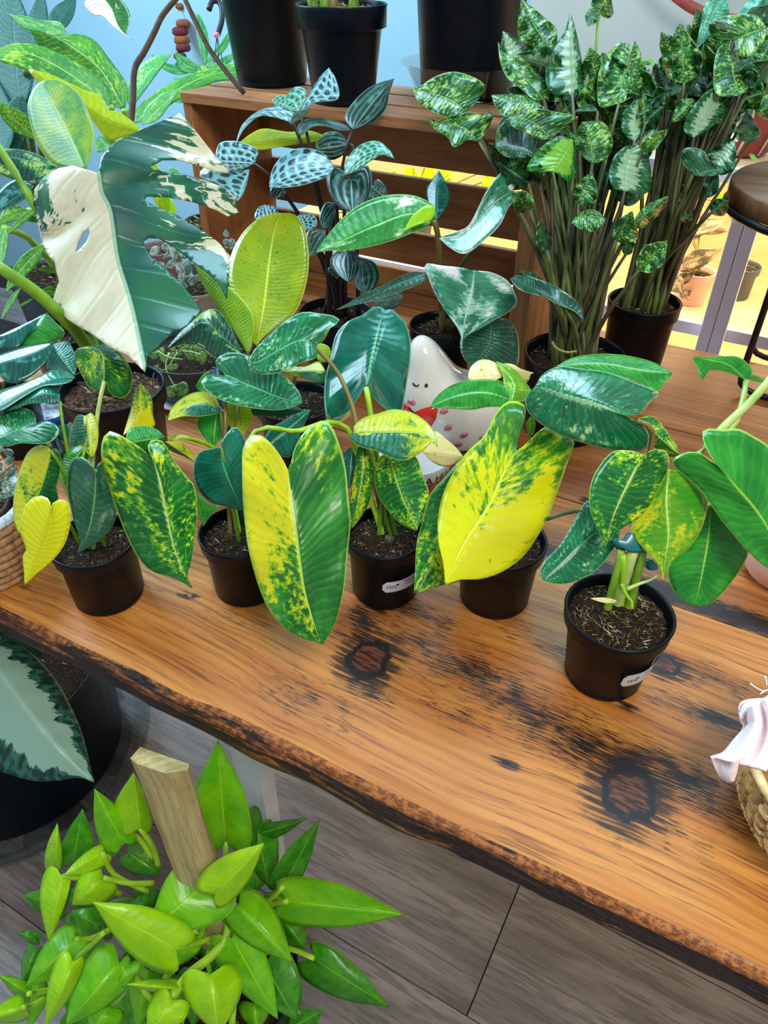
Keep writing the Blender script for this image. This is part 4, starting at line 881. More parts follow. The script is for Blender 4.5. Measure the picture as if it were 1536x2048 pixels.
# ---------------------------------------------------------------- monstera and its neighbours on the left of the table
MO = thing('potted_monstera', 'half cream half green split-leaf monstera leaning over the mulch-filled pot', 'potted plant', pot_base((223, 772), .14))
mob = Vector(MO.location)
mop, mot = pot_parts(MO, mob, .068, .052, .14, rim=.026, mat='navy', fill=.014, seed=21, soilmat='mulch', chips=170, size=.009, chip_mat=('chip_pale', 'mulch'))
def monstera_leaf():
    R1 = lambda *a: [px('R1', p) for p in a]; R2 = lambda *a: [px('R2', p) for p in a]
    right = R1((600, 930), (660, 852), (800, 782), (940, 722), (1062, 670), (1135, 750), (1200, 830), (1270, 920), (1335, 995), (1352, 1027), (1260, 1012), (1170, 978), (1060, 946), (960, 946), (885, 988),
                (960, 1012), (1100, 1032), (1240, 1077), (1340, 1122), (1388, 1165), (1402, 1250)) + R2((1412, 130), (1345, 157), (1280, 120), (1150, 74), (1000, 44), (868, 38), (852, 62), (930, 102), (1050, 152),
                (1180, 230), (1290, 310), (1358, 390), (1352, 500), (1340, 645), (1300, 560), (1220, 488), (1130, 418), (1030, 338), (940, 288), (880, 284), (848, 304), (858, 338), (900, 400), (970, 460), (1050, 530),
                (1120, 610), (1170, 680), (1192, 720), (1120, 792), (1000, 862), (905, 955), (872, 978))
    tip = R2((858, 1078))
    left = R2((820, 1040), (760, 980), (650, 930), (540, 850), (420, 780), (340, 712), (314, 650), (335, 580), (350, 540), (332, 470), (324, 425), (290, 390), (250, 310), (225, 200), (200, 60)) + \
           R1((200, 1215), (205, 1120), (255, 1050), (345, 996), (430, 980), (520, 1005))
    sinus = R1((580, 1022))
    rib = sinus + R2((600, 20), (650, 130), (690, 400), (750, 600), (792, 760)) + tip
    hole = R2((445, 375), (460, 310), (490, 250), (522, 228), (532, 250), (512, 305), (475, 345))
    dense = lambda P, n: [(v.x, v.y) for v in catmull([p + (0,) for p in P], n)]
    rr = dense(rib, 40)
    # smooth the lobes a little but keep the pointed tips
    def refine(P):
        o = []
        for a, b in zip(P, P[1:]): o += [a, ((a[0] + b[0]) / 2, (a[1] + b[1]) / 2)]
        return o + [P[-1]]
    R_, L_ = refine(right), refine(left)
    outline = sinus + R_ + tip + L_
    n_out = len(outline)
    pts = [Vector(p) for p in outline]; ed = [(i, (i + 1) % n_out) for i in range(n_out)]
    hs = len(pts); hd = refine(hole + hole[:1])[:-1]; pts += [Vector(p) for p in hd]; ed += [(hs + i, hs + (i + 1) % len(hd)) for i in range(len(hd))]
    rs = len(pts); pts += [Vector(p) for p in rr[1:-1]]
    tip_i = 1 + len(R_)
    ch = [0] + list(range(rs, rs + len(rr) - 2)) + [tip_i]; ed += list(zip(ch, ch[1:]))
    def inside(x, y, poly):
        r = False; j = len(poly) - 1
        for i in range(len(poly)):
            if (poly[i][1] > y) != (poly[j][1] > y) and x < (poly[j][0] - poly[i][0]) * (y - poly[i][1]) / (poly[j][1] - poly[i][1]) + poly[i][0]: r = not r
            j = i
        return r
    for ix in range(60, 490, 9):
        for iy in range(225, 745, 9):
            x = ix + (4.5 if (iy // 9) % 2 else 0)
            if inside(x, iy, outline) and not inside(x, iy, hd): pts.append(Vector((x, iy)))
    vo, eo, fo, ov, oe, of = delaunay_2d_cdt(pts, ed, [], 1, 1e-4)
    faces = []
    for f in fo:
        c = sum((vo[i] for i in f), Vector((0, 0))) / len(f)
        if inside(c.x, c.y, outline) and not inside(c.x, c.y, hd): faces.append(list(f))
    verts, uvs = [], []
    RP = [Vector(p) for p in rr]
    for v in vo:
        bi = min(range(len(RP)), key=lambda i: (RP[i] - v).length_squared)
        t = (RP[min(bi + 1, len(RP) - 1)] - RP[max(bi - 1, 0)]).normalized(); q = v - RP[bi]
        s = bi / (len(RP) - 1) + q.dot(t) / 420.0; lat = t.x * q.y - t.y * q.x   # lat > 0: viewer's left
        sgn = 1 if lat > 0 else -1; a = abs(lat) if s > 0 else q.length
        if q.length < .5: a = 0
        k = min(1, a / (150.0 if lat > 0 else 250.0))
        sc = max(0.0, min(1.0, s)); d = .835 - .05 * sc + .02 * math.sin(sc * 3.14)
        d += (.085 if lat < 0 else .05) * (k ** 1.25) + .006 * math.sin(s * 22 - k * 5) * k
        verts.append(W(v.x, v.y, d)); uvs.append((s, .5 + .5 * k * sgn))
    o = add_leaf_object('leaf', verts, faces, uvs, M['monstera'], MO, .001, 'split leaf, cream left half and green right half')
    return o
monstera_leaf()
tube('petiole', [W(*px('R2', p), d) for p, d in (((-60, 420), .80), ((40, 485), .81), ((220, 610), .84), ((380, 760), .88), ((490, 890), .93))] + [mot + Vector((0, 0, -.01))], .0064, .0088, M['stem_green'], MO, 10, 20, label='thick grooved leaf stalk')
tube('petiole', [W(*px('R1', p), d) for p, d in (((-40, 820), .87), ((60, 975), .875), ((190, 1190), .88))] + [W(*px('R2', p), d) for p, d in (((330, 300), .92), ((480, 700), .97))] + [mot], .0045, .007, M['stem_green'], MO, 9, 16)
tube('stem', [mot + Vector((.004, .004, -.01)), W(*px('R2', (595, 870)), .985)], .008, .007, M['stem_olive'], MO, 8, 4)
tube('aerial_root', [W(*px('R2', p), .96) for p in ((400, 770), (450, 810), (510, 830), (560, 810))], .007, .004, M['twig'], MO, 7, 8)

# ---- rubber plant (lime and dark leaves) behind pot B
RB = thing('potted_rubber_plant', 'rubber plant with tall speckled lime leaves in front of the crate', 'potted plant', pot_base((590, 800), .10))
rbp, rbt = pot_parts(RB, Vector(RB.location), .055, .045, .10, mat='navy', seed=23)
leaf(RB, 'rubber_lime', 'R5', (395, 862), (548, 78), [(430, 815), (520, 742), (610, 680), (670, 560), (701, 400), (696, 260), (670, 150), (612, 84)], [(362, 830), (360, 720), (290, 600), (226, 480), (235, 350), (300, 210), (400, 112), (480, 80)], .945, 1.03, rib=[(440, 600), (470, 350), (505, 150)], da=.012, db=.012, NS=28, NK=6, label='tall speckled lime leaf')
leaf(RB, 'rubber_flat', 'R5', (345, 915), (18, 358), [(375, 780), (372, 690), (320, 600), (230, 512), (120, 450)], [(240, 740), (150, 610), (70, 490)], .94, .985, rib=[(250, 720), (120, 520)], da=-.008, db=.01, NS=24)
leaf(RB, 'rubber_dark', 'T3', (1330, 1240), (492, 1190), [(1220, 1255), (1050, 1280), (900, 1180), (780, 1130), (640, 1130)], [(1240, 1050), (1140, 850), (1040, 750), (940, 755), (800, 850), (640, 1000)], .945, .90, rib=[(1100, 1040), (900, 880), (680, 1030)], da=-.01, db=.02)
leaf(RB, 'phil_split', 'R5', (800, 1010), (545, 1015), [(790, 1080), (690, 1060), (600, 1040)], [(760, 955), (680, 985), (600, 985)], .88, .86, da=.0, db=.012)
leaf(RB, 'phil_mott', 'R5', (680, 800), (840, 738), [(720, 850), (780, 840)], [(740, 745), (800, 735)], .93, .93)
leaf(RB, 'pothos_b', 'R5', (730, 880), (835, 905), [(760, 950), (810, 955)], [(770, 848), (820, 868)], .92, .92)
for (p, d) in (((395, 865), .945), ((345, 917), .94), ((440, 930), .95), ((700, 830), .93)): stalk(RB, rbt, 'R5', p, d, 'stem_olive', r0=.003)

# ---- upper left rubber plant leaf (olive) with dark leaf, same kind, behind the monstera
RO = thing('potted_rubber_plant', 'rubber plant with one olive speckled leaf behind the monstera leaf', 'potted plant', pot_base((125, 660), .12))
rop, rot = pot_parts(RO, Vector(RO.location), .055, .045, .12, mat='navy', seed=24)
leaf(RO, 'rubber_olive', 'R1', (505, 1000), (265, 470), [(545, 900), (562, 780), (530, 680), (470, 560), (380, 490), (320, 470)], [(400, 990), (300, 960), (210, 830), (164, 650), (180, 560), (220, 500)], 1.0, 1.06, rib=[(400, 780), (310, 610), (260, 520)], da=.012, db=.015, NS=26, NK=6, label='olive speckled leaf')
leaf(RO, 'rubber_dark', 'R1', (345, 985), (-70, 900), [(250, 1065), (150, 1085), (0, 1030), (-60, 960)], [(240, 920), (120, 885), (0, 880)], 1.0, .97, da=-.01, db=.015)
for (p, d) in (((505, 1000), 1.0), ((345, 987), 1.0)): stalk(RO, rot, 'R1', p, d, 'stem_olive', r0=.004, r1=.003, j=.006)

# ---- glossy blue-green leaves far left on the table
BL = thing('potted_foliage_plant', 'plant with broad glossy blue-green leaves at the left end of the table', 'potted plant', pot_base((12, 790), .09))
blp, blt = pot_parts(BL, Vector(BL.location), .045, .036, .09, mat='navy', seed=25)
leaf(BL, 'blue_leaf', 'T7', (600, 1630), (-120, 1900), [(590, 1760), (480, 1900), (300, 2040), (100, 2080)], [(480, 1640), (300, 1665), (100, 1720), (-60, 1800)], .93, .90, rib=[(300, 1780)], da=-.006, db=.015)
leaf(BL, 'blue_leaf', 'T7', (540, 1290), (-120, 1600), [(500, 1400), (330, 1520), (210, 1670), (0, 1690)], [(420, 1340), (300, 1420), (150, 1510), (0, 1540)], .99, .96, da=-.01, db=.012)
leaf(BL, 'phil_green', 'T7', (530, 1290), (215, 1665), [(420, 1340), (310, 1480)], [(640, 1400), (740, 1520), (600, 1630), (400, 1650)], .985, .97, da=.01, db=-.005)
leaf(BL, 'phil_blue', 'T7', (600, 1640), (850, 2000), [(560, 1800), (540, 1930), (700, 1940)], [(760, 1610), (830, 1700), (880, 1850)], .95, .92, da=.015, db=.01)
leaf(BL, 'blue_leaf', 'R1', (200, 1100), (-60, 1270), [(150, 1170), (50, 1230)], [(100, 1060), (0, 1130)], .97, .95)
for p, d in (((600, 1635), .93), ((540, 1295), .985)): stalk(BL, blt, 'T7', p, d, 'stem_olive')

# ---- jewel-net plant in front of the crate
JN = thing('potted_jewel_plant', 'plant with silvery net-veined leaves and dark stems before the crate', 'potted plant', pot_base((672, 622), .12))
jp, jt = pot_parts(JN, Vector(JN.location), .06, .048, .12, mat='navy', seed=27)
dJ = depth(jt)
J = lambda m, c, b, t, a, bb, d0, d1=None, **k: leaf(JN, m, c, b, t, a, bb, d0, d1, **k)
J('net', 'R4', (770, 660), (940, 400), [(860, 605), (992, 585), (985, 480)], [(790, 620), (840, 530), (890, 450)], 1.03, 1.06, da=-.01, db=.01)
J('net_green', 'R4', (760, 660), (604, 590), [(700, 650), (640, 640), (610, 610)], [(800, 590), (800, 530), (740, 514), (690, 560), (640, 565)], 1.04, 1.05, da=.0, db=.012)
J('net', 'R4', (720, 728), (382, 885), [(690, 715), (600, 690), (520, 690), (440, 760), (400, 830)], [(750, 690), (690, 640), (600, 632), (500, 670), (420, 750)], 1.02, 1.0, rib=[(600, 660), (490, 690), (410, 790)], da=-.004, db=.014)
J('net_dark', 'R4', (830, 640), (705, 735), [(790, 690), (740, 720)], [(780, 650), (720, 690)], 1.01, 1.0)
J('net_dark', 'R4', (1072, 770), (758, 802), [(1000, 770), (920, 745), (840, 750), (790, 790)], [(1020, 730), (900, 702), (800, 705), (755, 745)], 1.06, 1.03, rib=[(920, 722), (800, 730)], da=-.008, db=.01)
J('net_dark', 'R4', (1080, 768), (1325, 465), [(1200, 720), (1275, 640), (1295, 550)], [(1034, 700), (1070, 620), (1160, 530), (1240, 490)], 1.07, 1.10, rib=[(1170, 640), (1260, 530)], da=.008, db=.01)
J('net_dark', 'R4', (1075, 850), (862, 885), [(1030, 910), (960, 945), (890, 920)], [(1000, 785), (920, 785), (870, 830)], 1.08, 1.08, da=.01, db=.01)
J('net', 'R4', (975, 985), (588, 1110), [(930, 1042), (800, 1090), (700, 1107)], [(900, 902), (800, 875), (700, 895), (622, 970), (590, 1050)], 1.03, .995, rib=[(850, 990), (700, 1040)], da=-.006, db=.025)
J('net_green', 'R4', (1030, 1037), (1327, 937), [(1100, 1010), (1190, 950), (1250, 915)], [(1040, 950), (1120, 860), (1220, 833), (1292, 880)], 1.02, 1.0, rib=[(1120, 930), (1240, 890)], da=-.005, db=.012)
J('net_dark', 'R4', (1070, 1062), (1080, 1250), [(1010, 1000), (950, 998), (924, 1060), (950, 1160), (1010, 1230)], [(1110, 1010), (1165, 975), (1192, 1050), (1180, 1150), (1130, 1222)], 1.02, 1.0, da=.02, db=.02)
J('net', 'R4', (500, 965), (262, 950), [(440, 995), (340, 1020), (280, 1000)], [(520, 890), (450, 850), (370, 833), (290, 850)], 1.0, .985, da=0, db=.012)
J('net', 'R4', (470, 1000), (400, 1190), [(400, 1010), (300, 1000), (215, 985), (174, 1040), (270, 1090), (350, 1140)], [(460, 1060), (435, 1140)], .995, .985, da=.015)
J('net_dark', 'R4', (680, 1105), (625, 1175), [(600, 1110), (596, 1150)], [(690, 1140)], 1.03, 1.03)
J('net', 'R5', (470, 130), (440, 28), [(520, 90), (510, 45)], [(385, 110), (400, 50)], 1.08, 1.10)
J('net', 'R5', (690, 180), (650, 85), [(750, 150), (730, 90)], [(640, 150), (630, 105)], 1.06, 1.07)
J('net_dark', 'R5', (930, 300), (935, 487), [(860, 310), (828, 370), (870, 440)], [(980, 310), (1002, 380), (975, 450)], 1.06, 1.04, da=.02, db=.02)
J('net_dark', 'R5', (1010, 340), (1030, 555), [(960, 420), (975, 510)], [(1090, 370), (1122, 450), (1085, 530)], 1.08, 1.07, da=.015, db=.015)
J('net_dark', 'R5', (1080, 600), (1262, 570), [(1120, 645), (1210, 640)], [(1150, 560), (1230, 540)], 1.07, 1.07)
J('net_dark', 'R5', (800, 175), (700, 340), [(700, 180), (690, 260)], [(800, 250), (760, 310)], 1.05, 1.04)
J('net_dark', 'R5', (870, 20), (780, 170), [(800, 20), (765, 100)], [(860, 90), (830, 160)], 1.08, 1.07)
J('net_dark', 'R5', (960, -60), (950, 75), [(880, -40), (860, 10)], [(1040, -40), (1045, 20)], 1.07, 1.05, da=.015, db=.015)
J('net_dark', 'R5', (830, 390), (870, 470), [(815, 420)], [(890, 420)], 1.08, 1.08)
J('net_dark', 'R4', (1190, 1100), (1290, 1180), [(1180, 1180), (1240, 1195)], [(1230, 1060), (1280, 1120)], 1.05, 1.05)
for (c, p, d) in (('R4', (770, 665), 1.035), ('R4', (725, 728), 1.022), ('R4', (1075, 772), 1.065), ('R4', (1080, 850), 1.08), ('R4', (975, 988), 1.03), ('R4', (1035, 1037), 1.02), ('R4', (500, 968), 1.0), ('R5', (930, 305), 1.06), ('R5', (1010, 345), 1.08), ('R5', (800, 180), 1.05), ('R5', (690, 180), 1.06)):
    stalk(JN, jt, c, p, d, 'stem_purple', j=.03, r0=.0045, r1=.0022)

# ---- white-variegated philodendron behind the ghost planter
WP = thing('potted_philodendron', 'white splashed philodendron in a navy pot behind the ceramic figure', 'potted plant', pot_base((885, 648), .12))
wpp, wpt = pot_parts(WP, Vector(WP.location), .052, .042, .12, rim=.02, mat='navy', seed=29, chips=110)
Wl = lambda m, c, b, t, a, bb, d0, d1=None, **k: leaf(WP, m, c, b, t, a, bb, d0, d1, **k)
Wl('white_green', 'R5', (1435, 120), (742, 312), [(1390, 165), (1300, 200), (1210, 235), (1090, 270), (930, 300), (820, 300)], [(1450, 50), (1400, 5), (1300, -30), (1150, -25), (1000, 30), (880, 130), (790, 240)], 1.0, .94, rib=[(1300, 80), (1100, 150), (900, 240)], da=-.008, db=.02, NS=26)
Wl('pothos_b', 'R5', (1425, 120), (1260, 185), [(1390, 130), (1320, 150)], [(1450, 60), (1420, 28), (1370, 45), (1310, 100)], .985, .965, da=-.004, db=.006)
Wl('white_phil', 'R7', (745, 335), (260, 650), [(778, 385), (720, 440), (660, 560), (560, 660), (430, 752), (330, 712)], [(770, 270), (776, 185), (745, 165), (650, 230), (570, 340), (520, 440), (450, 570), (340, 612)], 1.02, .96, rib=[(620, 420), (480, 580), (360, 650)], da=-.022, db=.02, NS=26)
Wl('blue_leaf', 'R7', (235, 535), (260, 203), [(290, 470), (330, 375), (300, 280)], [(190, 420), (175, 330), (215, 260)], 1.04, 1.06, da=.01, db=.012)
Wl('white_phil', 'R7', (490, 865), (410, 1342), [(400, 842), (280, 830), (165, 820), (190, 920), (240, 1030), (300, 1130), (360, 1212), (398, 1280)], [(540, 865), (620, 880), (720, 940), (772, 1060), (740, 1122), (620, 1192), (500, 1262), (440, 1295)], .97, .96, rib=[(475, 1000), (430, 1180), (412, 1290)], da=.02, db=.02, NS=26, NK=6, label='white edged spade leaf')
Wl('white_dark', 'R7', (600, 1180), (480, 1505), [(500, 1200), (410, 1290), (398, 1380), (430, 1455)], [(690, 1180), (760, 1240), (787, 1370), (765, 1500), (620, 1535)], 1.01, .99, rib=[(590, 1340)], da=.01, db=.01)
Wl('white_dark', 'R5', (1412, 430), (858, 652), [(1385, 480), (1250, 540), (1100, 592), (970, 622)], [(1300, 428), (1170, 490), (1000, 572), (930, 612)], .99, .95, rib=[(1250, 490), (1050, 580)], da=-.004, db=.01)
for (c, p, d) in (('R7', (500, 720), .99), ('R7', (235, 530), 1.04), ('R7', (490, 868), .975), ('R5', (1440, 125), 1.0), ('R5', (1412, 432), .99), ('R7', (640, 1180), 1.012)):
    stalk(WP, wpt, c, p, d, 'stem_brown' if c == 'R5' else 'stem_olive', j=.014, r0=.004, r1=.0028)

# ---- the ceramic figure planter
GH = thing('ceramic_planter', 'white ceramic smiling figure with pink spots and a red heart', 'planter', on_z(905, 872))
gb = Vector(GH.location)
def ghost():
    bm = bmesh.new(); H = []
    # sections: (height, centre shift towards the left of the photo, half width, half depth)
    S = [(0, .0, .062, .048), (.006, 0, .072, .052), (.03, .002, .079, .056), (.06, .004, .080, .056), (.085, .010, .074, .052), (.096, .022, .060, .046), (.106, .034, .044, .040), (.122, .040, .034, .034), (.14, .046, .0265, .028), (.155, .050, .018, .02), (.163, .052, .009, .01), (.166, .052, .0, .0)]
    rings = []; n = 36
    for (z, sh, a, b) in S:
        c = -_r * sh + _z * z
        if a == 0: rings.append([bm.verts.new(c)]); continue
        rings.append([bm.verts.new(c + _r * (a * math.cos(t)) + _f * (b * math.sin(t))) for t in [2 * math.pi * i / n for i in range(n)]])
    for A_, B_ in zip(rings, rings[1:]):
        for i in range(n):
            j = (i + 1) % n
            bm.faces.new([A_[i], A_[j], B_[0]] if len(B_) == 1 else [A_[i], A_[j], B_[j], B_[i]])
    bm.faces.new(rings[0][::-1]); bmesh.ops.recalc_face_normals(bm, faces=list(bm.faces))
    o = bm_obj('body', bm, M['white_cer'], GH); sm = o.modifiers.new('smooth', 'SUBSURF'); sm.levels = sm.render_levels = 2
    return S
GS = ghost()
def gsurf(x, z, e=.0022):
    """point on the camera side of the figure: x to the right along the photo, z height"""
    for (z0, s0, a0, b0), (z1, s1, a1, b1) in zip(GS, GS[1:]):
        if z0 <= z <= z1:
            t = (z - z0) / (z1 - z0); s, a, b = s0 + (s1 - s0) * t, a0 + (a1 - a0) * t, b0 + (b1 - b0) * t; break
    u = max(-.98, min(.98, (x + s) / max(a, 1e-4)))
    return gb + _r * x + _z * z - _f * (b * math.sqrt(1 - u * u) + e)
def patch(name, poly, mat, e=.0018, thick=.001, label=None):
    V = [gsurf(x, z, e) - gb for x, z in poly]; c = sum(V, Vector()) / len(V)
    cx = sum(p[0] for p in poly) / len(poly); cz = sum(p[1] for p in poly) / len(poly)
    V.append(gsurf(cx, cz, e + .0006) - gb); n = len(poly)
    o = data_obj(name, V, [[i, (i + 1) % n, n] for i in range(n)], mat, GH, label=label)
    m = o.modifiers.new('t', 'SOLIDIFY'); m.thickness = thick; m.offset = 0; return o
def spot(x, z, rx=.006, rz=.0035, a=.3):
    patch('spot', [(x + rx * math.cos(t) * math.cos(a) - rz * math.sin(t) * math.sin(a), z + rx * math.cos(t) * math.sin(a) + rz * math.sin(t) * math.cos(a)) for t in [6.283 * i / 12 for i in range(12)]], M['pink_spot'], label='pink painted spot')
def gpx(c, p, z0=None):   # photo pixel to figure coordinates
    q = px(c, p); w = W(q[0], q[1], depth(gb) - .04); r = w - gb; return r.dot(_r), r.z
for p in ((125, 650), (490, 690), (545, 960), (735, 1085), (970, 1165), (680, 1255), (1080, 1000)):
    x, z = gpx('T8', p)
    if 0 < z < .15: spot(x, z)
hx, hz = gpx('T8', (200, 930))
heart = [(-.030, .012), (-.022, .018), (-.012, .014), (-.008, .006), (.004, .016), (.018, .022), (.024, .019), (.022, .008), (.014, -.008), (.004, -.018), (-.008, -.012), (-.022, 0)]
patch('heart', [(hx + x * 1.15, hz + z * 1.35) for x, z in heart], M['red_paint'], label='glossy red heart')
ex, ez = gpx('T8', (285, 358)); patch('eye', [(ex + .0022 * math.cos(t), ez + .0027 * math.sin(t)) for t in [6.283 * i / 10 for i in range(10)]], M['ink'])
sm_ = [gpx('T8', p) for p in ((135, 372), (150, 388), (170, 394), (190, 386), (203, 364))]
tube('smile', [gsurf(x, z, .002) for x, z in sm_], .0011, .0011, M['ink'], GH, 6, 10)
# lettered tray in front of it
TR = thing('ceramic_tray', 'small white ceramic dish lettered in black below the figure', 'dish', on_z(830, 935))
tb = Vector(TR.location)
lathe('dish_body', [(0, .004), (.04, .003), (.045, 0), (.049, .001), (.0515, .008), (.0525, .0235), (.051, .025), (.049, .0235), (.047, .012), (.03, .008), (0, .008)], M['white_cer'], TR, tb, 48)
ta = math.atan2(-_f.y, -_f.x)
wrap_text('lettering', [('A HU', -.006, .006, .0165)], lambda x, y: tb + Vector((math.cos(ta + .35 + x / .053), math.sin(ta + .35 + x / .053), 0)) * .0531 + _z * y, M['ink'], TR)
# ---------------------------------------------------------------- tall crinkle-leaf plants in two black pots, right of the crate
ZA = thing('potted_crinkle_plant', 'tall bushy plant with crinkled marbled leaves in the nearer black pot', 'potted plant', pot_base((1150, 705), .13))
zap, zat = pot_parts(ZA, Vector(ZA.location), .072, .056, .13, rim=.024, mat='black', seed=31, fill=.016)
ZB = thing('potted_crinkle_plant', 'tall bushy plant with leaves leaning right in the farther black pot', 'potted plant', pot_base((1290, 600), .14))
zbp, zbt = pot_parts(ZB, Vector(ZB.location), .058, .047, .14, rim=.024, mat='black', seed=32, fill=.014)
ZR = random.Random(5)
def zl(t, top, m, c, b, tip, a, bb, d, d1=None, stem='stem_olive', st=True, **k):
    k.setdefault('ripple', .007); k.setdefault('nr', 3.0); k.setdefault('da', -.014); k.setdefault('db', .014)
    leaf(t, m, c, b, tip, a, bb, d, d1 if d1 else d - .02, **k)
    if st: zs(t, top, c, b, d, stem)
def za(t, top, m, c, b, tip, wa, wb, d, kind='heart', stem='stem_olive', st=True, **k):
    wa *= 1.15; wb *= 1.15
    k.setdefault('ripple', .013); k.setdefault('nr', ZR.choice((2.0, 3.0, 4.0))); k.setdefault('wav', .16); k.setdefault('da', ZR.choice((-.02, .015, .03))); k.setdefault('db', ZR.choice((.02, -.015, .03)))
    al(t, m, c, b, tip, wa, wb, d, d - ZR.uniform(-.02, .03), kind, **k)
    if st: zs(t, top, c, b, d, stem)
def zs(t, top, c, b, d, stem='stem_olive'):
    q = px(c, b); e = W(q[0], q[1], d); a = Vector(top) + Vector((ZR.uniform(-.03, .03), ZR.uniform(-.025, .025), -.006))
    r = ZR.uniform(.0024, .0036)
    tube('leaf_stalk', [a, a.lerp(e, .4) + Vector((0, 0, .02)), a.lerp(e, .8) + Vector((0, 0, .008)), e], r * 1.5, r * .75, M[stem if ZR.random() < .6 else 'stem_dark'], t, 6, 10)
# left plant, measured leaves
zl(ZA, zat, 'crinkle', 'S1', (665, 862), (248, 685), [(560, 892), (450, 880), (310, 800)], [(780, 730), (795, 640), (650, 568), (530, 553), (400, 600), (330, 650)], 1.02, rib=[(560, 780), (400, 720)])
zl(ZA, zat, 'crinkle', 'S1', (762, 1090), (360, 908), [(680, 1075), (570, 1132), (520, 1055), (420, 990)], [(845, 960), (872, 850), (800, 890), (700, 862), (560, 890), (450, 940)], 1.02, rib=[(650, 990), (480, 940)])
zl(ZA, zat, 'crinkle', 'S1', (1260, 765), (905, 318), [(1180, 765), (1080, 680), (980, 600), (925, 480)], [(1395, 590), (1250, 600), (1150, 500), (1060, 425), (960, 430)], 1.03, 1.04, rib=[(1130, 620), (990, 480)])
zl(ZA, zat, 'crinkle', 'S1', (1252, 820), (855, 730), [(1100, 850), (950, 890), (880, 800)], [(1130, 740), (1000, 728)], 1.01)
zl(ZA, zat, 'crinkle', 'S1', (1312, 1062), (988, 900), [(1240, 1068), (1100, 1010), (1010, 965)], [(1440, 960), (1500, 895), (1350, 860), (1200, 830), (1080, 850)], .99, rib=[(1200, 960), (1080, 900)])
zl(ZA, zat, 'crinkle_dark', 'S1', (1230, 1180), (885, 1130), [(1100, 1210), (960, 1200)], [(1240, 1050), (1080, 950), (960, 890), (900, 1000)], 1.01)
za(ZA, zat, 'crinkle', 'S2', (290, 285), (120, -10), 75, 95, 1.04, 'ovate', bend=-10)
za(ZA, zat, 'crinkle_dark', 'S2', (220, 400), (190, 320), 50, 45, 1.06, 'heart')
zl(ZA, zat, 'crinkle_pale', 'S2', (412, 545), (402, 68), [(300, 540), (258, 430), (300, 290), (370, 180)], [(470, 510), (472, 380), (440, 200)], 1.03, 1.06, rib=[(415, 400), (405, 220)])
za(ZA, zat, 'crinkle_pale', 'S2', (500, 625), (525, 335), 55, 50, 1.05, 'ovate')
zl(ZA, zat, 'crinkle', 'S2', (682, 595), (740, 255), [(570, 610), (560, 450), (600, 330), (680, 245)], [(720, 570), (745, 430), (742, 310)], 1.01, 1.03, rib=[(700, 480), (730, 340)], da=.012, db=-.008)
zl(ZA, zat, 'crinkle', 'S2', (700, 590), (772, 235), [(720, 480), (740, 330)], [(800, 520), (818, 400), (805, 300)], 1.02, 1.04, st=False)
za(ZA, zat, 'crinkle_dark', 'S2', (560, 640), (430, 640), 35, 25, 1.0, 'lance')
za(ZA, zat, 'crinkle', 'S2', (555, 60), (500, 150), 40, 35, 1.08, 'ovate', st=False)
za(ZA, zat, 'crinkle', 'S2', (565, 68), (620, -50), 60, 55, 1.08, 'heart', stem='stem_green')
zl(ZA, zat, 'crinkle_pale', 'S2', (770, 815), (800, 555), [(705, 760), (700, 660), (750, 590)], [(820, 760), (830, 640)], 1.01, 1.04)
za(ZA, zat, 'crinkle', 'S2', (830, 720), (815, 520), 30, 45, 1.02, 'lance')
zl(ZA, zat, 'crinkle_pale', 'S2', (715, 1095), (790, 832), [(650, 1080), (625, 990), (660, 890), (720, 840)], [(800, 1115), (868, 1080), (862, 960), (840, 870)], .975, 1.0, rib=[(725, 960), (760, 870)])
za(ZA, zat, 'crinkle', 'S2', (810, 880), (960, 745), 30, 40, .99, 'lance')
zl(ZA, zat, 'crinkle', 'S2', (530, 942), (470, 700), [(460, 880), (425, 790)], [(620, 900), (645, 800), (590, 700)], .985, .99, rib=[(520, 820)], da=.02, db=.025)
zl(ZA, zat, 'crinkle_lime', 'S2', (302, 982), (418, 800), [(200, 990), (152, 960), (230, 850), (330, 780)], [(360, 1020), (430, 1060), (435, 930)], .985, 1.0)
za(ZA, zat, 'crinkle', 'S2', (450, 1165), (525, 985), 75, 45, .98, 'ovate')
za(ZA, zat, 'crinkle_dark', 'S2', (165, 1050), (-10, 930), 60, 75, 1.0, 'ovate')
za(ZA, zat, 'crinkle', 'S2', (170, 1200), (65, 1095), 55, 60, .99, 'ovate')
za(ZA, zat, 'crinkle_dark', 'S2', (225, 1040), (150, 880), 50, 50, 1.01, 'ovate')
za(ZA, zat, 'crinkle', 'S3', (600, 160), (408, 190), 35, 70, .96, 'lance', bend=20)
za(ZA, zat, 'crinkle', 'S3', (665, 290), (760, 120), 75, 45, .96, 'ovate')
za(ZA, zat, 'crinkle', 'S3', (750, 212), (966, 35), 50, 32, .955, 'lance')
za(ZA, zat, 'crinkle', 'S3', (800, 456), (958, 290), 70, 60, .95, 'ovate')
za(ZA, zat, 'crinkle_dark', 'S3', (270, 345), (230, 165), 30, 45, 1.0, 'ovate')
zl(ZA, zat, 'white_dark', 'S3', (200, 560), (484, 755), [(300, 640), (420, 690)], [(140, 490), (60, 500), (80, 555), (160, 590)][:1] + [(300, 545), (440, 640)], .93, .92, st=False)
zl(ZA, zat, 'white_dark', 'S3', (330, 620), (58, 510), [(220, 605), (110, 570)], [(300, 560), (180, 505), (100, 490)], .935, .92, ripple=.003)
za(ZA, zat, 'crinkle_dark', 'S3', (235, 530), (110, 470), 25, 55, .96, 'round')
za(ZA, zat, 'crinkle', 'S3', (720, 370), (745, 240), 35, 25, .98, 'ovate')
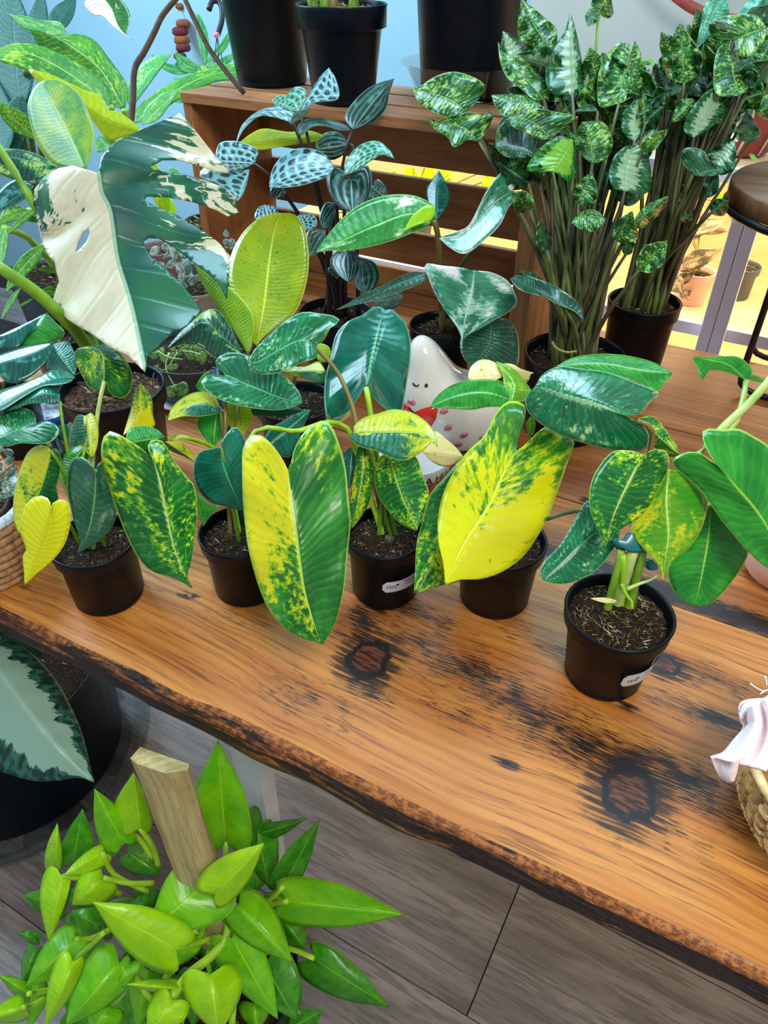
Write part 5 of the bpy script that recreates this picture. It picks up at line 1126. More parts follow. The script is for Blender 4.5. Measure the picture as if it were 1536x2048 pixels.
for i in range(26):   # inner leaves filling the crown
    b = (ZR.uniform(120, 860), ZR.uniform(480, 1120)); an = ZR.uniform(-1.4, 1.4); L = ZR.uniform(150, 250)
    za(ZA, zat, ZR.choice(('crinkle_dark', 'crinkle_dark', 'crinkle')), 'S2', b, (b[0] + L * math.sin(an), b[1] - L * math.cos(an)), L * .32, L * .3, ZR.uniform(1.05, 1.11), 'ovate')
for i in range(24):   # outer leaves of the crown
    b = (ZR.uniform(60, 880), ZR.uniform(330, 1000)); an = ZR.uniform(-1.5, 1.5); L = ZR.uniform(190, 280)
    za(ZA, zat, ZR.choice(('crinkle_dark', 'crinkle', 'crinkle', 'crinkle_pale')), 'S2', b, (b[0] + L * math.sin(an), b[1] - L * math.cos(an)), L * .3, L * .28, ZR.uniform(1.035, 1.07), 'ovate', st=i % 3 == 0)
# right plant
D2 = 1.13
za(ZB, zbt, 'crinkle', 'S2', (1055, 475), (1035, 128), 85, 95, D2 - .05, 'ovate', da=.02, db=.03)
za(ZB, zbt, 'crinkle_dark', 'S2', (940, 520), (1050, 500), 30, 40, D2 - .04, 'lance')
za(ZB, zbt, 'crinkle', 'S2', (1180, 260), (1130, 40), 60, 60, D2, 'heart')
zl(ZB, zbt, 'crinkle_teal', 'S2', (1120, 290), (1280, -60), [(1150, 140), (1180, 20)], [(1220, 190), (1310, 80)], D2 - .02, D2)
zl(ZB, zbt, 'crinkle', 'S2', (1345, 230), (1530, 160), [(1360, 310), (1440, 320), (1510, 240)], [(1220, 210), (1200, 130), (1330, 85), (1470, 90)], D2 - .06, rib=[(1430, 190)])
za(ZB, zbt, 'crinkle_teal', 'S2', (1400, 130), (1536, -40), 70, 60, D2, 'ovate')
za(ZB, zbt, 'crinkle_dark', 'S2', (1440, 160), (1560, 20), 60, 60, D2 - .02, 'ovate')
zl(ZB, zbt, 'crinkle', 'S2', (1375, 550), (1325, 230), [(1240, 540), (1225, 400), (1250, 280)], [(1420, 500), (1380, 360)], D2 - .08, D2 - .05, rib=[(1330, 400)])
za(ZB, zbt, 'crinkle_dark', 'S2', (1390, 500), (1440, 310), 70, 60, D2 - .05, 'ovate')
zl(ZB, zbt, 'crinkle_pale', 'S2', (1110, 790), (1270, 500), [(1050, 740), (1100, 620), (1190, 520)], [(1200, 740), (1285, 640)], D2 - .09, D2 - .07)
za(ZB, zbt, 'crinkle', 'S2', (1110, 570), (990, 700), 45, 45, D2 - .08, 'lance')
za(ZB, zbt, 'crinkle', 'S2', (800, 440), (900, 490), 30, 40, D2 - .04, 'lance')
zl(ZB, zbt, 'crinkle_dark', 'S2', (1105, 1005), (1285, 960), [(1180, 1010), (1250, 1000)], [(1040, 920), (1060, 850), (1160, 860), (1200, 920)], D2 - .13)
za(ZB, zbt, 'crinkle_pale', 'S2', (1230, 950), (1350, 800), 75, 70, D2 - .08, 'heart')
za(ZB, zbt, 'crinkle_dark', 'S2', (1420, 520), (1536, 400), 65, 60, D2 - .06, 'ovate')
za(ZB, zbt, 'crinkle', 'S2', (1400, 570), (1540, 520), 30, 25, D2 - .07, 'lance')
za(ZB, zbt, 'crinkle', 'S2', (1260, 590), (1220, 440), 60, 50, D2 - .02, 'ovate')
za(ZB, zbt, 'crinkle_dark', 'S2', (1180, 1130), (1250, 1000), 40, 40, D2 - .08, 'lance')
za(ZB, zbt, 'crinkle_dark', 'S3', (1210, 130), (1310, 60), 45, 45, D2 - .1, 'lance')
za(ZB, zbt, 'crinkle_dark', 'S3', (1100, 140), (1030, 170), 25, 30, D2 - .06, 'ovate')
for i in range(26):
    b = (ZR.uniform(940, 1500), ZR.uniform(330, 860)); an = ZR.uniform(-.6, 1.3); L = ZR.uniform(140, 240)
    za(ZB, zbt, ZR.choice(('crinkle_dark', 'crinkle_dark', 'crinkle')), 'S2', b, (b[0] + L * math.sin(an), b[1] - L * math.cos(an)), L * .32, L * .3, D2 + ZR.uniform(-.01, .05), 'ovate')
for i in range(20):
    b = (ZR.uniform(980, 1530), ZR.uniform(260, 800)); an = ZR.uniform(-.5, 1.2); L = ZR.uniform(190, 270)
    za(ZB, zbt, ZR.choice(('crinkle_dark', 'crinkle', 'crinkle')), 'S2', b, (b[0] + L * math.sin(an), b[1] - L * math.cos(an)), L * .3, L * .28, D2 + ZR.uniform(-.04, .02), 'ovate', st=i % 3 == 0)
for t_, top_, n_, tgt in ((ZA, zat, 14, ((300, 650), (750, 1000))), (ZB, zbt, 16, ((950, 1250), (400, 900)))):
    for i in range(n_):
        b = (ZR.uniform(*(tgt[0])), ZR.uniform(*(tgt[1])))
        zs(t_, top_, 'S2', b, (1.02 if t_ is ZA else D2 - .02) + ZR.uniform(-.02, .03))
tube('aerial_root', [W(*px('S3', p), .975) for p in ((300, 870), (320, 905), (380, 930), (440, 925))], .002, .0015, M['stem_brown'], ZA)
# ---------------------------------------------------------------- pots on top of the crate
def crate_pot(label, bot_px, rb, rt, h, rim, name='nursery_pot', **kw):
    b = on_z(bot_px[0], bot_px[1], CZ1); b.z = CZ1
    t = thing(name, label, 'plant pot', b)
    p, top = pot_parts(t, b, rt, rb, h, rim=rim, mat='navy', **kw); return t, top
k1, k1t = crate_pot('tall dark nursery pot at the left end of the crate top', (545, 166), .062, .088, .23, .03, seed=41)
k2, k2t = crate_pot('dark nursery pot with thick green canes in the middle of the crate top', (688, 203), .050, .070, .133, .032, seed=42, chips=120, size=.008)
sb = on_z(932, 190, CZ1); sb.z = CZ1
SC = thing('clear_saucer', 'clear plastic saucer under the large dark pot on the crate', 'saucer', sb)
lathe('saucer_wall', [(0, .0), (.07, .0), (.084, .006), (.108, .046), (.112, .048), (.111, .050), (.106, .048), (.082, .009), (.069, .003), (0, .003)], M['clear'], SC, sb, 56)
k3 = thing('nursery_pot', 'large dark nursery pot standing in the clear saucer', 'plant pot', sb + Vector((0, 0, .0035)))
p3, k3t = pot_parts(k3, Vector(k3.location), .100, .076, .25, rim=.03, mat='navy', seed=43)
for (x0, x1, m) in ((628, 612, 'stem_green'), (648, 655, 'stem_green'), (706, 716, 'stem_green'), (665, 668, 'stem_brown')):
    d = depth(k2t)
    tube('cane', [W(x0 + 8, 32, d) if False else on_z(x0, 26, k2t.z), on_z(x0, 26, k2t.z).lerp(W(x1, -120, d), .5), W(x1, -120, d)], .0085, .0075, M[m], k2, 10, 6)
al(k2, 'dieff', 'P', (655, -60), (560, -200), 40, 40, 1.05, 1.05, 'lance'); al(k2, 'dieff', 'P', (715, -60), (820, -200), 40, 40, 1.05, 1.05, 'lance')
tube('stem', [k1t, k1t + Vector((0, 0, .12))], .01, .008, M['stem_green'], k1, 9, 4); tube('stem', [k3t, k3t + Vector((0, 0, .12))], .012, .009, M['stem_green'], k3, 9, 4)

# ---------------------------------------------------------------- dieffenbachia and friends behind the left end (floor standing)
DF = thing('potted_dieffenbachia', 'large lime speckled dieffenbachia standing by the blue wall', 'potted plant', (-1.62, 1.35, 0))
fb = Vector(DF.location); fbp, fbt = pot_parts(DF, fb, .15, .12, .42, rim=.04, mat='wicker_dark', seed=51, size=.012)
d0 = 1.45
leaf(DF, 'dieff', 'R1', (735, 650), (150, 120), [(758, 560), (740, 480), (640, 340), (560, 240), (460, 200), (330, 215), (220, 165)], [(640, 610), (560, 480), (420, 370), (260, 300), (190, 200)], d0, d0 + .02, rib=[(600, 420), (400, 260)], da=.02, db=.02, NS=26)
leaf(DF, 'dieff', 'R1', (660, 630), (-30, 300), [(590, 600), (420, 530), (250, 480), (120, 400), (0, 360)], [(640, 520), (520, 410), (380, 330), (230, 270), (80, 258)], d0 - .05, d0 - .1, rib=[(400, 430), (180, 320)], da=-.02, db=.02, NS=26)
leaf(DF, 'dieff', 'R1', (230, 830), (-40, 600), [(120, 800), (30, 720)], [(210, 740), (130, 660), (20, 610)], d0 - .1, d0 - .15)
leaf(DF, 'dieff', 'R1', (790, 730), (1480, 430), [(900, 700), (1050, 590), (1250, 490), (1400, 470)], [(800, 650), (900, 560), (1050, 470), (1250, 400), (1400, 380)], d0 - .02, d0 + .02, rib=[(1000, 560), (1250, 440)], da=-.01, db=.03, NS=26)
leaf(DF, 'dieff_back', 'R1', (840, 740), (1060, 520), [(930, 710), (1010, 610)], [(860, 640), (950, 560)], d0 - .06, d0 - .05)
leaf(DF, 'dieff_back', 'R1', (770, 650), (1020, 312), [(800, 560), (880, 420), (960, 360)], [(740, 540), (800, 420), (900, 340)], d0 + .05, d0 + .08)
leaf(DF, 'dieff_back', 'R1', (400, 195), (60, 85), [(330, 215), (240, 190), (140, 170)], [(350, 130), (240, 120), (150, 95)], d0 - .02, d0 - .04)
leaf(DF, 'lime_leaf', 'R1', (835, 775), (168, 408), [(720, 810), (640, 830), (520, 680), (350, 520), (230, 490)], [(800, 730), (700, 660), (640, 650), (600, 570), (470, 520), (300, 440)], 1.22, 1.25, rib=[(620, 700), (400, 560)], da=.01, db=.01, NS=24)
leaf(DF, 'lime_leaf', 'R4', (392, 858), (915, 803), [(520, 886), (650, 868), (860, 836)], [(480, 790), (560, 760), (700, 780), (820, 772)], 1.06, 1.08, da=0, db=.01)
leaf(DF, 'dieff_back', 'R1', (640, 880), (580, 800), [(580, 900), (560, 850)], [(660, 830)], 1.25, 1.25)
for (c, b, t, w, d, m) in (('R1', (900, 960), (1000, 1300), 60, 1.15, 'lime_leaf'), ('R1', (1000, 990), (1180, 1180), 40, 1.16, 'dieff_back'), ('R1', (950, 1150), (1040, 1300), 50, 1.15, 'pothos_b')):
    al(DF, m, c, b, t, w, w * .8, d, d, 'lance')
for (c, b, t, w, d) in (('T7', (330, 120), (-60, 290), 60, 1.35), ('T7', (440, 80), (60, 410), 40, 1.33), ('T7', (100, 60), (-20, 520), 50, 1.38), ('T7', (60, 330), (20, 740), 70, 1.3), ('T7', (500, 520), (60, 1060), 95, 1.3), ('T7', (230, 1000), (10, 1365), 32, 1.28), ('T7', (430, 250), (60, 60), 60, 1.4), ('T7', (380, 1120), (160, 1255), 14, 1.3), ('T7', (640, 820), (430, 790), 40, 1.4), ('T7', (640, 1060), (470, 1050), 60, 1.4)):
    al(DF, 'dieff', c, b, t, w, w, d, d - .03, 'lance', bend=w * .3)
for (c, p, d) in (('R1', (735, 655), d0), ('R1', (660, 635), d0 - .05), ('R1', (790, 735), d0), ('R1', (770, 655), d0 + .05), ('R1', (835, 780), 1.22), ('T7', (330, 120), 1.35), ('T7', (500, 520), 1.3), ('T7', (60, 330), 1.32)):
    stalk(DF, fbt, c, p, d, 'stem_lime', j=.05, r0=.012, r1=.006)

TL = thing('potted_banana', 'tall plant with dark teal leaves at the far left edge', 'potted plant', (-2.35, 1.75, 0))
tp, tt = pot_parts(TL, Vector(TL.location), .16, .13, .35, rim=.04, mat='grey_pot', seed=52, size=.012)
for (b, t, wa, wb, d) in (((110, 640), (60, -120), 120, 130, 2.0), ((150, 420), (250, -60), 90, 60, 2.0), ((300, 190), (450, -20), 60, 70, 1.95), ((30, 900), (-60, 420), 90, 130, 1.95), ((120, 560), (30, 980), 80, 90, 1.95)):
    al(TL, 'teal_big', 'R1', b, t, wa, wb, d, d + .05, 'lance')
for p in ((110, 640), (150, 420), (300, 190)): stalk(TL, tt, 'R1', p, 2.0, 'stem_olive', r0=.014, r1=.008)
for i in range(7):
    al(TL, 'teal_big', 'R1', (RNG.uniform(-20, 180), RNG.uniform(600, 900)), (RNG.uniform(-60, 200), RNG.uniform(300, 620)), 50, 60, 2.02 + RNG.uniform(0, .1), None, 'ovate')

# hanging cream and green leaf at the top
HL = thing('hanging_plant', 'cream and green leaf hanging in from the top edge', 'plant', W(200, -60, 1.15))
leaf(HL, 'cream_green', 'R1', (560, -60), (783, 238), [(500, 20), (545, 90), (600, 90), (660, 150), (720, 195)], [(680, -30), (760, 50), (770, 130), (745, 195)], 1.15, 1.13, rib=[(650, 40), (700, 160)], da=.01, db=.01)
tube('petiole', [W(*px('R1', (560, -60)), 1.15), W(*px('R1', (520, -180)), 1.15)], .003, .003, M['stem_green'], HL)

# dry branches
br = tube('dry_branch', [W(*px('R1', p), d) for p, d in (((770, 740), 1.3), ((785, 600), 1.3), ((795, 410), 1.3), ((850, 310), 1.3), ((912, 190), 1.3), ((960, 90), 1.3), ((1050, -20), 1.3))], .0056, .0048, M['twig'], None, 8, 26)
tag(br, 'bent grey-brown dry branch rising before the blue wall', 'branch')
e = on_z(488, 186, CZ1 + .006)
br = tube('dry_branch', [e, on_z(470, 165, CZ1 + .02).lerp(e, .4), W(*px('R1', (1250, 310)), depth(e)), W(*px('R1', (1160, 140)), depth(e)), W(*px('R1', (1085, -20)), depth(e))], .0044, .004, M['twig'], None, 8, 24)
tag(br, 'thin dry branch with a knobbed end resting on the crate corner', 'branch')
# dried fruit garland on the wall
gx = on_y(362, 60, 2.27)
GA = thing('dried_garland', 'hanging garland of dried fruit slices on the blue wall', 'garland', gx)
dg_ = depth(gx)
for i, (y, w, m) in enumerate(((-10, 24, 'citrus1'), (12, 22, 'citrus1'), (47, 27, 'citrus1'), (63, 30, 'citrus2'), (80, 30, 'citrus1'), (95, 28, 'citrus2'), (112, 24, 'citrus3'), (130, 22, 'citrus3'))):
    c = W(360 + (i % 3) * 3, y, dg_ - .01); r = w / 2 * dg_ / F_PX
    bm = bmesh.new(); lathe_bm(bm, [(0, -r * .5), (r * .7, -r * .5), (r, -r * .25), (r * .95, r * .25), (r * .6, r * .5), (0, r * .45)], 16, c - gx, lambda a, z: .12 * r * math.sin(5 * a + i))
    bm_obj('fruit_slice', bm, M[m], GA)
tube('string', [W(360, -40, dg_ - .01), W(366, 145, dg_ - .01)], .0015, .0015, M['macrame'], GA, 5, 4)
# black hook with trailing grass plant
hk = thing('hanging_hook', 'black curved hook with a small pink bead by the garland', 'hook', W(430, 60, 1.9))
tube('hook_rod', [W(418, 20, 1.9), W(424, 4, 1.9), W(435, 2, 1.9), W(443, 14, 1.9), W(444, 40, 1.9), W(436, 68, 1.9)], .007, .007, M['metal_black'], hk, 8, 20)
lathe('bead', [(0, -.008), (.006, -.005), (.008, 0), (.006, .005), (0, .008)], M['pink_spot'], hk, W(433, 70, 1.88), 12)
for x in (428, 438, 446): tube('cord', [W(434, 72, 1.9), W(x, 125, 1.9)], .0012, .0012, M['metal_black'], hk, 4, 3)
SPD = thing('potted_spider_plant', 'arching spider plant below the black hook', 'potted plant', Vector((W(415, 170, 1.9).x, W(415, 170, 1.9).y, 0)))
sp_, spt = pot_parts(SPD, Vector(SPD.location), .12, .1, .6, rim=.03, mat='grey_pot', seed=54)
for (b, t, w, bd) in (((405, 130), (300, 105), 9, -22), ((405, 135), (305, 180), 11, -40), ((410, 120), (395, 25), 10, 4), ((408, 130), (345, 155), 10, -20), ((412, 125), (470, 45), 8, 8), ((412, 130), (480, 95), 8, 10), ((410, 130), (385, 20), 8, 6), ((400, 140), (350, 105), 14, -8), ((415, 140), (450, 150), 9, 10)):
    al(SPD, 'spider', 'P', b, t, w, w, 1.92, 1.9, 'lance', bend=bd)
stalk(SPD, spt, 'P', (408, 132), 1.92, 'stem_green', r0=.012, r1=.01)
# ---------------------------------------------------------------- left mid pots
def simple_pot(name, label, rim_px, rt, rb, h, mat, z=TABLE_Z, **kw):
    b = pot_base(rim_px, h, z); t = thing(name, label, "potted plant", b); p, top = pot_parts(t, b, rt, rb, h, mat=mat, **kw); return t, top
sc, sct = simple_pot('potted_string_plant', 'grey bowl of trailing round turtle-print leaves on a white saucer', (392, 694), .092, .08, .062, 'grey_pot', TABLE_Z + .012, rim=.012, seed=61)
lathe('saucer', [(0, 0), (.088, 0), (.098, .010), (.096, .0115), (.086, .004), (0, .004)], M['white'], sc, Vector(sc.location) - Vector((0, 0, .012)), 40)
dd = depth(sct)
for (p, r) in (((1190, 990), 34), ((1125, 950), 26), ((1100, 945), 24), ((975, 1000), 24), ((1000, 985), 20), ((1010, 1050), 20), ((1035, 1045), 18), ((925, 1048), 14), ((1070, 1180), 44), ((1005, 1195), 36), ((950, 965), 22), ((1060, 960), 20), ((1150, 940), 20)):
    dq = dd - (.09 if p[1] > 1020 else .05)
    al(sc, 'turtle', 'R2', (p[0] - r * .3, p[1] - r * .8), (p[0] + r * .3, p[1] + r * .9), r, r, dq, dq, 'round', NS=10, NK=3)
for q in (((1000, 960), (980, 1050), (1030, 1160)), ((1080, 950), (1150, 960), (1190, 975)), ((930, 950), (1000, 990), (1080, 1000)), ((1050, 960), (980, 1060), (925, 1050))):
    tube('vine', [W(*px('R2', p), dd - .06 - .01 * i) for i, p in enumerate(q)], .0012, .001, M['stem_pale'], sc, 5, 10)
TRG = random.Random(6)
for i in range(22):
    x, y, r = TRG.uniform(880, 1250), TRG.uniform(900, 1000), TRG.uniform(14, 26)
    al(sc, 'turtle', 'R2', (x - r * .3, y - r * .8), (x + r * .3, y + r * .9), r, r, dd - .035 - TRG.uniform(0, .02), None, 'round', NS=10, NK=3)
fc, fct = simple_pot('potted_hoya', 'silver-leaved hoya in a beige face-painted pot behind the monstera', (395, 570), .052, .044, .10, 'beige_cer', rim=.01, lip=.001, seed=62)
dh = depth(fct)
HR = random.Random(8)
for i in range(26):
    x, y = HR.uniform(935, 1200), HR.uniform(300, 575); a = HR.uniform(0, 6.28); L = HR.uniform(60, 95)
    al(fc, 'hoya', 'R2', (x, y), (x + L * math.cos(a), y + L * math.sin(a)), L * .3, L * .3, dh - .03 + HR.uniform(-.03, .02), None, 'ovate', NS=10, NK=3)
cheek = W(390, 600, dh - .046)
lathe('cheek', [(0, 0), (.009, 0), (.009, .001), (0, .0015)], M['pink_spot'], fc, cheek, 14)
pk, pkt = simple_pot('potted_hoya', 'small mauve pot hidden behind the split leaf', (318, 495), .045, .036, .09, 'mauve', rim=.01, lip=.001, seed=63)
for i in range(7):
    x, y = HR.uniform(1290, 1400), HR.uniform(270, 360); a = HR.uniform(0, 6.28)
    al(pk, 'hoya', 'R2', (x, y), (x + 50 * math.cos(a), y + 50 * math.sin(a)), 18, 18, 1.15, None, 'ovate', NS=10, NK=3)
bk, bkt = simple_pot('nursery_pot', 'black nursery pot of dry soil beside the crate post', (418, 440), .055, .044, .10, 'black', seed=64, rim=.018, chips=90, size=.012)
bk['category'] = 'plant pot'
# rope basket with fittonia, far left front
rb_b = on_z(-12, 1128)
RBK = thing('rope_basket', 'coiled brown rope basket at the left edge of the table', 'basket', rb_b)
prof = []
for i in range(9):
    z = .006 + i * .0105; r = .053 + .008 * math.sin(i / 8 * 2.2)
    bm = bmesh.new()
    ring = [Vector((r * math.cos(a), r * math.sin(a), z)) for a in [6.2832 * k / 40 for k in range(41)]]
    tube_bm(bm, ring, .0062, .0062, 8, 41, False)
    for v in bm.verts: 
        an = math.atan2(v.co.y, v.co.x); v.co *= 1 + .006 * math.sin(an * 60 + i)
    bm_obj('rope_coil', bm, M['rope'] if i < 8 else M['knit_white'], RBK)
lathe('basket_floor', [(0, .004), (.05, .004), (.05, .007), (0, .007)], M['rope'], RBK, rb_b, 24)
FT = thing('potted_fittonia', 'white-veined fittonia in a brown pot inside the rope basket', 'potted plant', rb_b + Vector((0, 0, .0075)))
fp, ftt = pot_parts(FT, Vector(FT.location), .044, .036, .085, mat='wicker_dark', seed=71)
dft = depth(ftt)
for i in range(20):
    x, y = HR.uniform(-60, 180), HR.uniform(600, 1130); a = HR.uniform(0, 6.28); L = HR.uniform(90, 150)
    al(FT, 'fittonia', 'T2', (x, y), (x + L * math.cos(a), y + L * .8 * math.sin(a)), L * .34, L * .34, dft - .02 + HR.uniform(-.02, .04), None, 'ovate', NS=10, NK=3)
for p in ((20, 700), (110, 850), (60, 980), (150, 760)): stalk(FT, ftt, 'T2', p, dft - .01, 'stem_brown', r0=.0015, r1=.001)
# blue and white knitted cosy pot
kb = on_z(113, 878)
KN = thing('knitted_planter', 'small blue and white knitted pot cosy behind the leftmost philodendron', 'planter', kb)
lathe('cosy', [(0, .002), (.026, .001), (.031, .008), (.034, .03), (.033, .048), (.028, .05), (.027, .04), (0, .036)], M['knit_white'], KN, kb, 28, lambda a, z: .001 * math.sin(14 * a + z * 600))
lathe('blue_band', [(.0335, .036), (.0352, .039), (.0352, .049), (.032, .0525), (.0295, .051)], M['knit_blue'], KN, kb, 28, lambda a, z: .001 * math.sin(14 * a + z * 600))
lathe('button', [(0, .003), (.004, .002), (.005, 0), (0, 0)], M['sticker'], KN, W(*px('T2', (505, 280)), depth(kb) - .03), 12)

# ---------------------------------------------------------------- right edge of the table
# round plant stand: thick wooden top on black rod legs; the near leg meets the table at one measured point and vanishes under the top at another
def pix(p):
    v = Vector(p) - CAM; w = v.dot(FWD); return 768 + F_PX * v.dot(_r) / w, 1024 - F_PX * v.dot(UPV) / w
f0 = on_z(1473, 783); lh = .05
while pix(f0 + _z * lh)[1] > 440: lh += .002
legtop = f0 + _z * lh
g0 = on_z(1665, 838); shift = _f * .13 + _r * .07
sc_ = f0 + (g0 - f0) * .5 + shift * .5; top_z = TABLE_Z + lh + .036
SD = thing('plant_stand', 'round wooden plant stand on bent black metal legs', 'plant stand', Vector((sc_.x, sc_.y, TABLE_Z)))
sz = Vector((sc_.x, sc_.y, top_z)); sr = .04
while min(pix(sz + Vector((sr * math.cos(a * .1), sr * math.sin(a * .1), 0)))[0] for a in range(63)) > 1463: sr += .001
lathe('stand_top', [(0, 0), (sr - .002, 0), (sr, .003), (sr, .025), (sr - .003, .028), (0, .028)], M['stool_wood'], SD, sz - Vector((0, 0, .028)), 64)
tube('metal_ring', [sz + Vector(((sr - .001) * math.cos(a), (sr - .001) * math.sin(a), -.034)) for a in [6.2832 * k / 48 for k in range(49)]], .0058, .0058, M['metal_black'], SD, 8, 49, False)
for A1, B1 in ((f0, g0), (f0 + shift, g0 + shift)):
    A1, B1 = A1 + _z * .0056, B1 + _z * .0056
    up_ = _z * (lh - .008); i1 = (B1 - A1).normalized() * .02
    tube('leg', [A1 + up_, A1 + _z * .12, A1 + _z * .025, A1 + _z * .006 + i1 * .4, A1 + i1 * 1.4, A1.lerp(B1, .5), B1 - i1 * 1.4, B1 + _z * .006 - i1 * .4, B1 + _z * .025, B1 + _z * .12, B1 + up_], .0055, .0055, M['metal_black'], SD, 8, 50)
# pink pot
pb = on_z(1560, 1150)
PP = thing('pink_pot', 'smooth pale pink ceramic pot half cut by the right edge', 'plant pot', pb)
lathe('pot_body', [(0, 0), (.03, 0), (.038, .003), (.0445, .012), (.048, .03), (.05, .075), (.0495, .078), (.047, .076), (.045, .03), (.03, .01), (0, .01)], M['pink_cer'], PP, pb, 44)
soil_part(PP, pb + Vector((0, 0, .066)), .045, seed=77)
QR = thing('trailing_philodendron', 'green philodendron vine with pale stems from the pink pot', 'plant', pb + Vector((0, 0, .07)))
leaf(QR, 'phil_green', 'S4', (1400, 252), (1065, 103), [(1330, 215), (1240, 188), (1165, 190), (1125, 248), (1090, 160)], [(1442, 190), (1350, 105), (1200, 106)], .81, .80, rib=[(1280, 150)], da=-.004, db=.008)
leaf(QR, 'phil_green', 'S4', (1410, 240), (1560, 262), [(1480, 262)], [(1440, 212), (1500, 240)], .82, .82)
tube('stem', [W(*px('S4', p), d) for p, d in (((1400, 255), .81), ((1390, 330), .80), ((1360, 450), .79), ((1320, 550), .78), ((1300, 700), .78))] + [pb + Vector((-.01, 0, .07))], .0032, .0042, M['stem_pale'], QR)
tube('stem', [W(*px('S4', p), d) for p, d in (((1640, 120), .76), ((1536, 262), .76), ((1400, 410), .755), ((1260, 540), .75), ((1150, 660), .745), ((1105, 705), .745))] + [W(*px('S4', (1180, 860)), .76), pb + Vector((0, 0, .07))], .0042, .0042, M['stem_pale'], QR, 8, 24)
# woven straw basket with pink cloth
wb_ = on_z(1652, 1655)
SB = thing('straw_basket', 'woven straw basket at the right edge of the table', 'basket', wb_)
def basket_r(z): return .062 + .026 * math.sin(min(1, z / .085) * 1.9)
BH = .084; NC, NR_ = 44, 13
wm = ('straw1', 'straw2', 'straw3')
strips = {m: bmesh.new() for m in wm}
BR = random.Random(3); tile = {}
def weave_piece(a0, z0, da_, dz_, up):
    V = []; 
    for (i, j) in ((0, 0), (1, 0), (1, 1), (0, 1)):
        a = a0 + da_ * (i * 1.02 - .01); z = z0 + dz_ * (j * 1.02 - .01); r = basket_r(z); V.append(Vector((r * math.cos(a), r * math.sin(a), z)))
    a, z = a0 + da_ / 2, z0 + dz_ / 2; r = basket_r(z) + .0028
    c1 = [V[0].lerp(V[3], .5), V[1].lerp(V[2], .5)]
    m1 = Vector((r * math.cos(a0 + da_ * .25), r * math.sin(a0 + da_ * .25), z0 + dz_ * .12)); m2 = Vector((r * math.cos(a0 + da_ * .75), r * math.sin(a0 + da_ * .75), z0 + dz_ * .12))
    m3 = Vector((r * math.cos(a0 + da_ * .75), r * math.sin(a0 + da_ * .75), z0 + dz_ * .88)); m4 = Vector((r * math.cos(a0 + da_ * .25), r * math.sin(a0 + da_ * .25), z0 + dz_ * .88))
    return V + [m1, m2, m3, m4], [[0, 1, 5, 4], [1, 2, 6, 5], [2, 3, 7, 6], [3, 0, 4, 7], [4, 5, 6, 7]]
cnt = 0
for rI in range(NR_):
    for cI in range(NC):
        if (rI + cI) % 2: a0, da_, z0, dz_ = (cI - .12) / NC * 6.2832, 6.2832 / NC * 1.24, rI / NR_ * BH, BH / NR_
        else: a0, da_, z0, dz_ = (cI + .1) / NC * 6.2832, 6.2832 / NC * .8, (rI - .15) / NR_ * BH, BH / NR_ * 1.3
        z0 = max(0, z0)
        # only the strips turned to the camera side are separate pieces
        am = a0 + da_ / 2; pw = wb_ + Vector((.08 * math.cos(am), .08 * math.sin(am), z0)); facing = Vector((math.cos(am), math.sin(am), 0)).dot(CAM - pw) > 0
        V_, F_ = weave_piece(a0, z0, da_, dz_, rI); m = BR.choice(('straw1', 'straw1', 'straw2', 'straw3'))
        u_ = (pw - CAM); xx = 768 + F_PX * u_.dot(_r) / u_.dot(FWD)
        if facing and xx < 1560 and cnt < 290:
            data_obj('straw_strip', V_, F_, M[m], SB, smooth=False); cnt += 1
        else:
            vs = [strips[m].verts.new(v) for v in V_]
            for q in F_: strips[m].faces.new([vs[i] for i in q])
for m in wm:
    o = bm_obj('straw_weave', strips[m], M[m], SB, smooth=False); o['kind'] = 'stuff'
lathe('basket_lining', [(0, .003), (.06, .003), (.0615, .004)] + [(basket_r(z) - .0018, z) for z in (.02, .04, .06, .087)], M['straw3'], SB, wb_, 40)
tube('rim', [wb_ + Vector((basket_r(BH) * math.cos(a), basket_r(BH) * math.sin(a), BH)) for a in [6.2832 * k / 40 for k in range(41)]], .004, .004, M['straw2'], SB, 7, 41, False)
dW = depth(wb_ + Vector((0, 0, .09)))
CL = thing('linen_cloth', 'frayed pale pink linen cloth spilling over the straw basket rim', 'cloth', wb_ + Vector((0, 0, BH + .006)))
def cloth(outline_l, outline_r, d, amp, fold, label):
    """draped cloth between two measured edge curves, with soft folds"""
    n, mth = 26, 16
    A_ = catmull([p + (0,) for p in outline_l], n); B_ = catmull([p + (0,) for p in outline_r], n); o = origin(CL); V = []
    for i in range(n):
        for j in range(mth):
            t = j / (mth - 1); p = A_[i].lerp(B_[i], t); s = i / (n - 1)
            V.append(W(p.x, p.y, d(s, t) + amp * math.sin(t * fold + s * 2.2)) - o)
    Fc = [[i * mth + j, (i + 1) * mth + j, (i + 1) * mth + j + 1, i * mth + j + 1] for i in range(n - 1) for j in range(mth - 1)]
    ob = data_obj('cloth_fold', V, Fc, M['cloth'], CL, label=label); m = ob.modifiers.new('t', 'SOLIDIFY'); m.thickness = .0012; m.offset = 0
fS = 3.2
c5 = lambda *a: [px('S5', p) for p in a]
cloth(c5((1275, 1105), (1290, 1165), (1300, 1200), (1230, 1290), (1170, 1360), (1093, 1387)), c5((1440, 1010), (1470, 1100), (1500, 1200), (1500, 1300), (1480, 1400), (1450, 1480)), lambda s, t: dW - .055 - .03 * s - .02 * t, .006, 9, 'front drape')
cloth(c5((1093, 1387), (1110, 1440), (1140, 1500), (1170, 1530), (1205, 1552)), c5((1280, 1400), (1270, 1430), (1262, 1470), (1255, 1500), (1240, 1540)), lambda s, t: dW - .085 - .01 * t, .003, 5, 'turned corner')
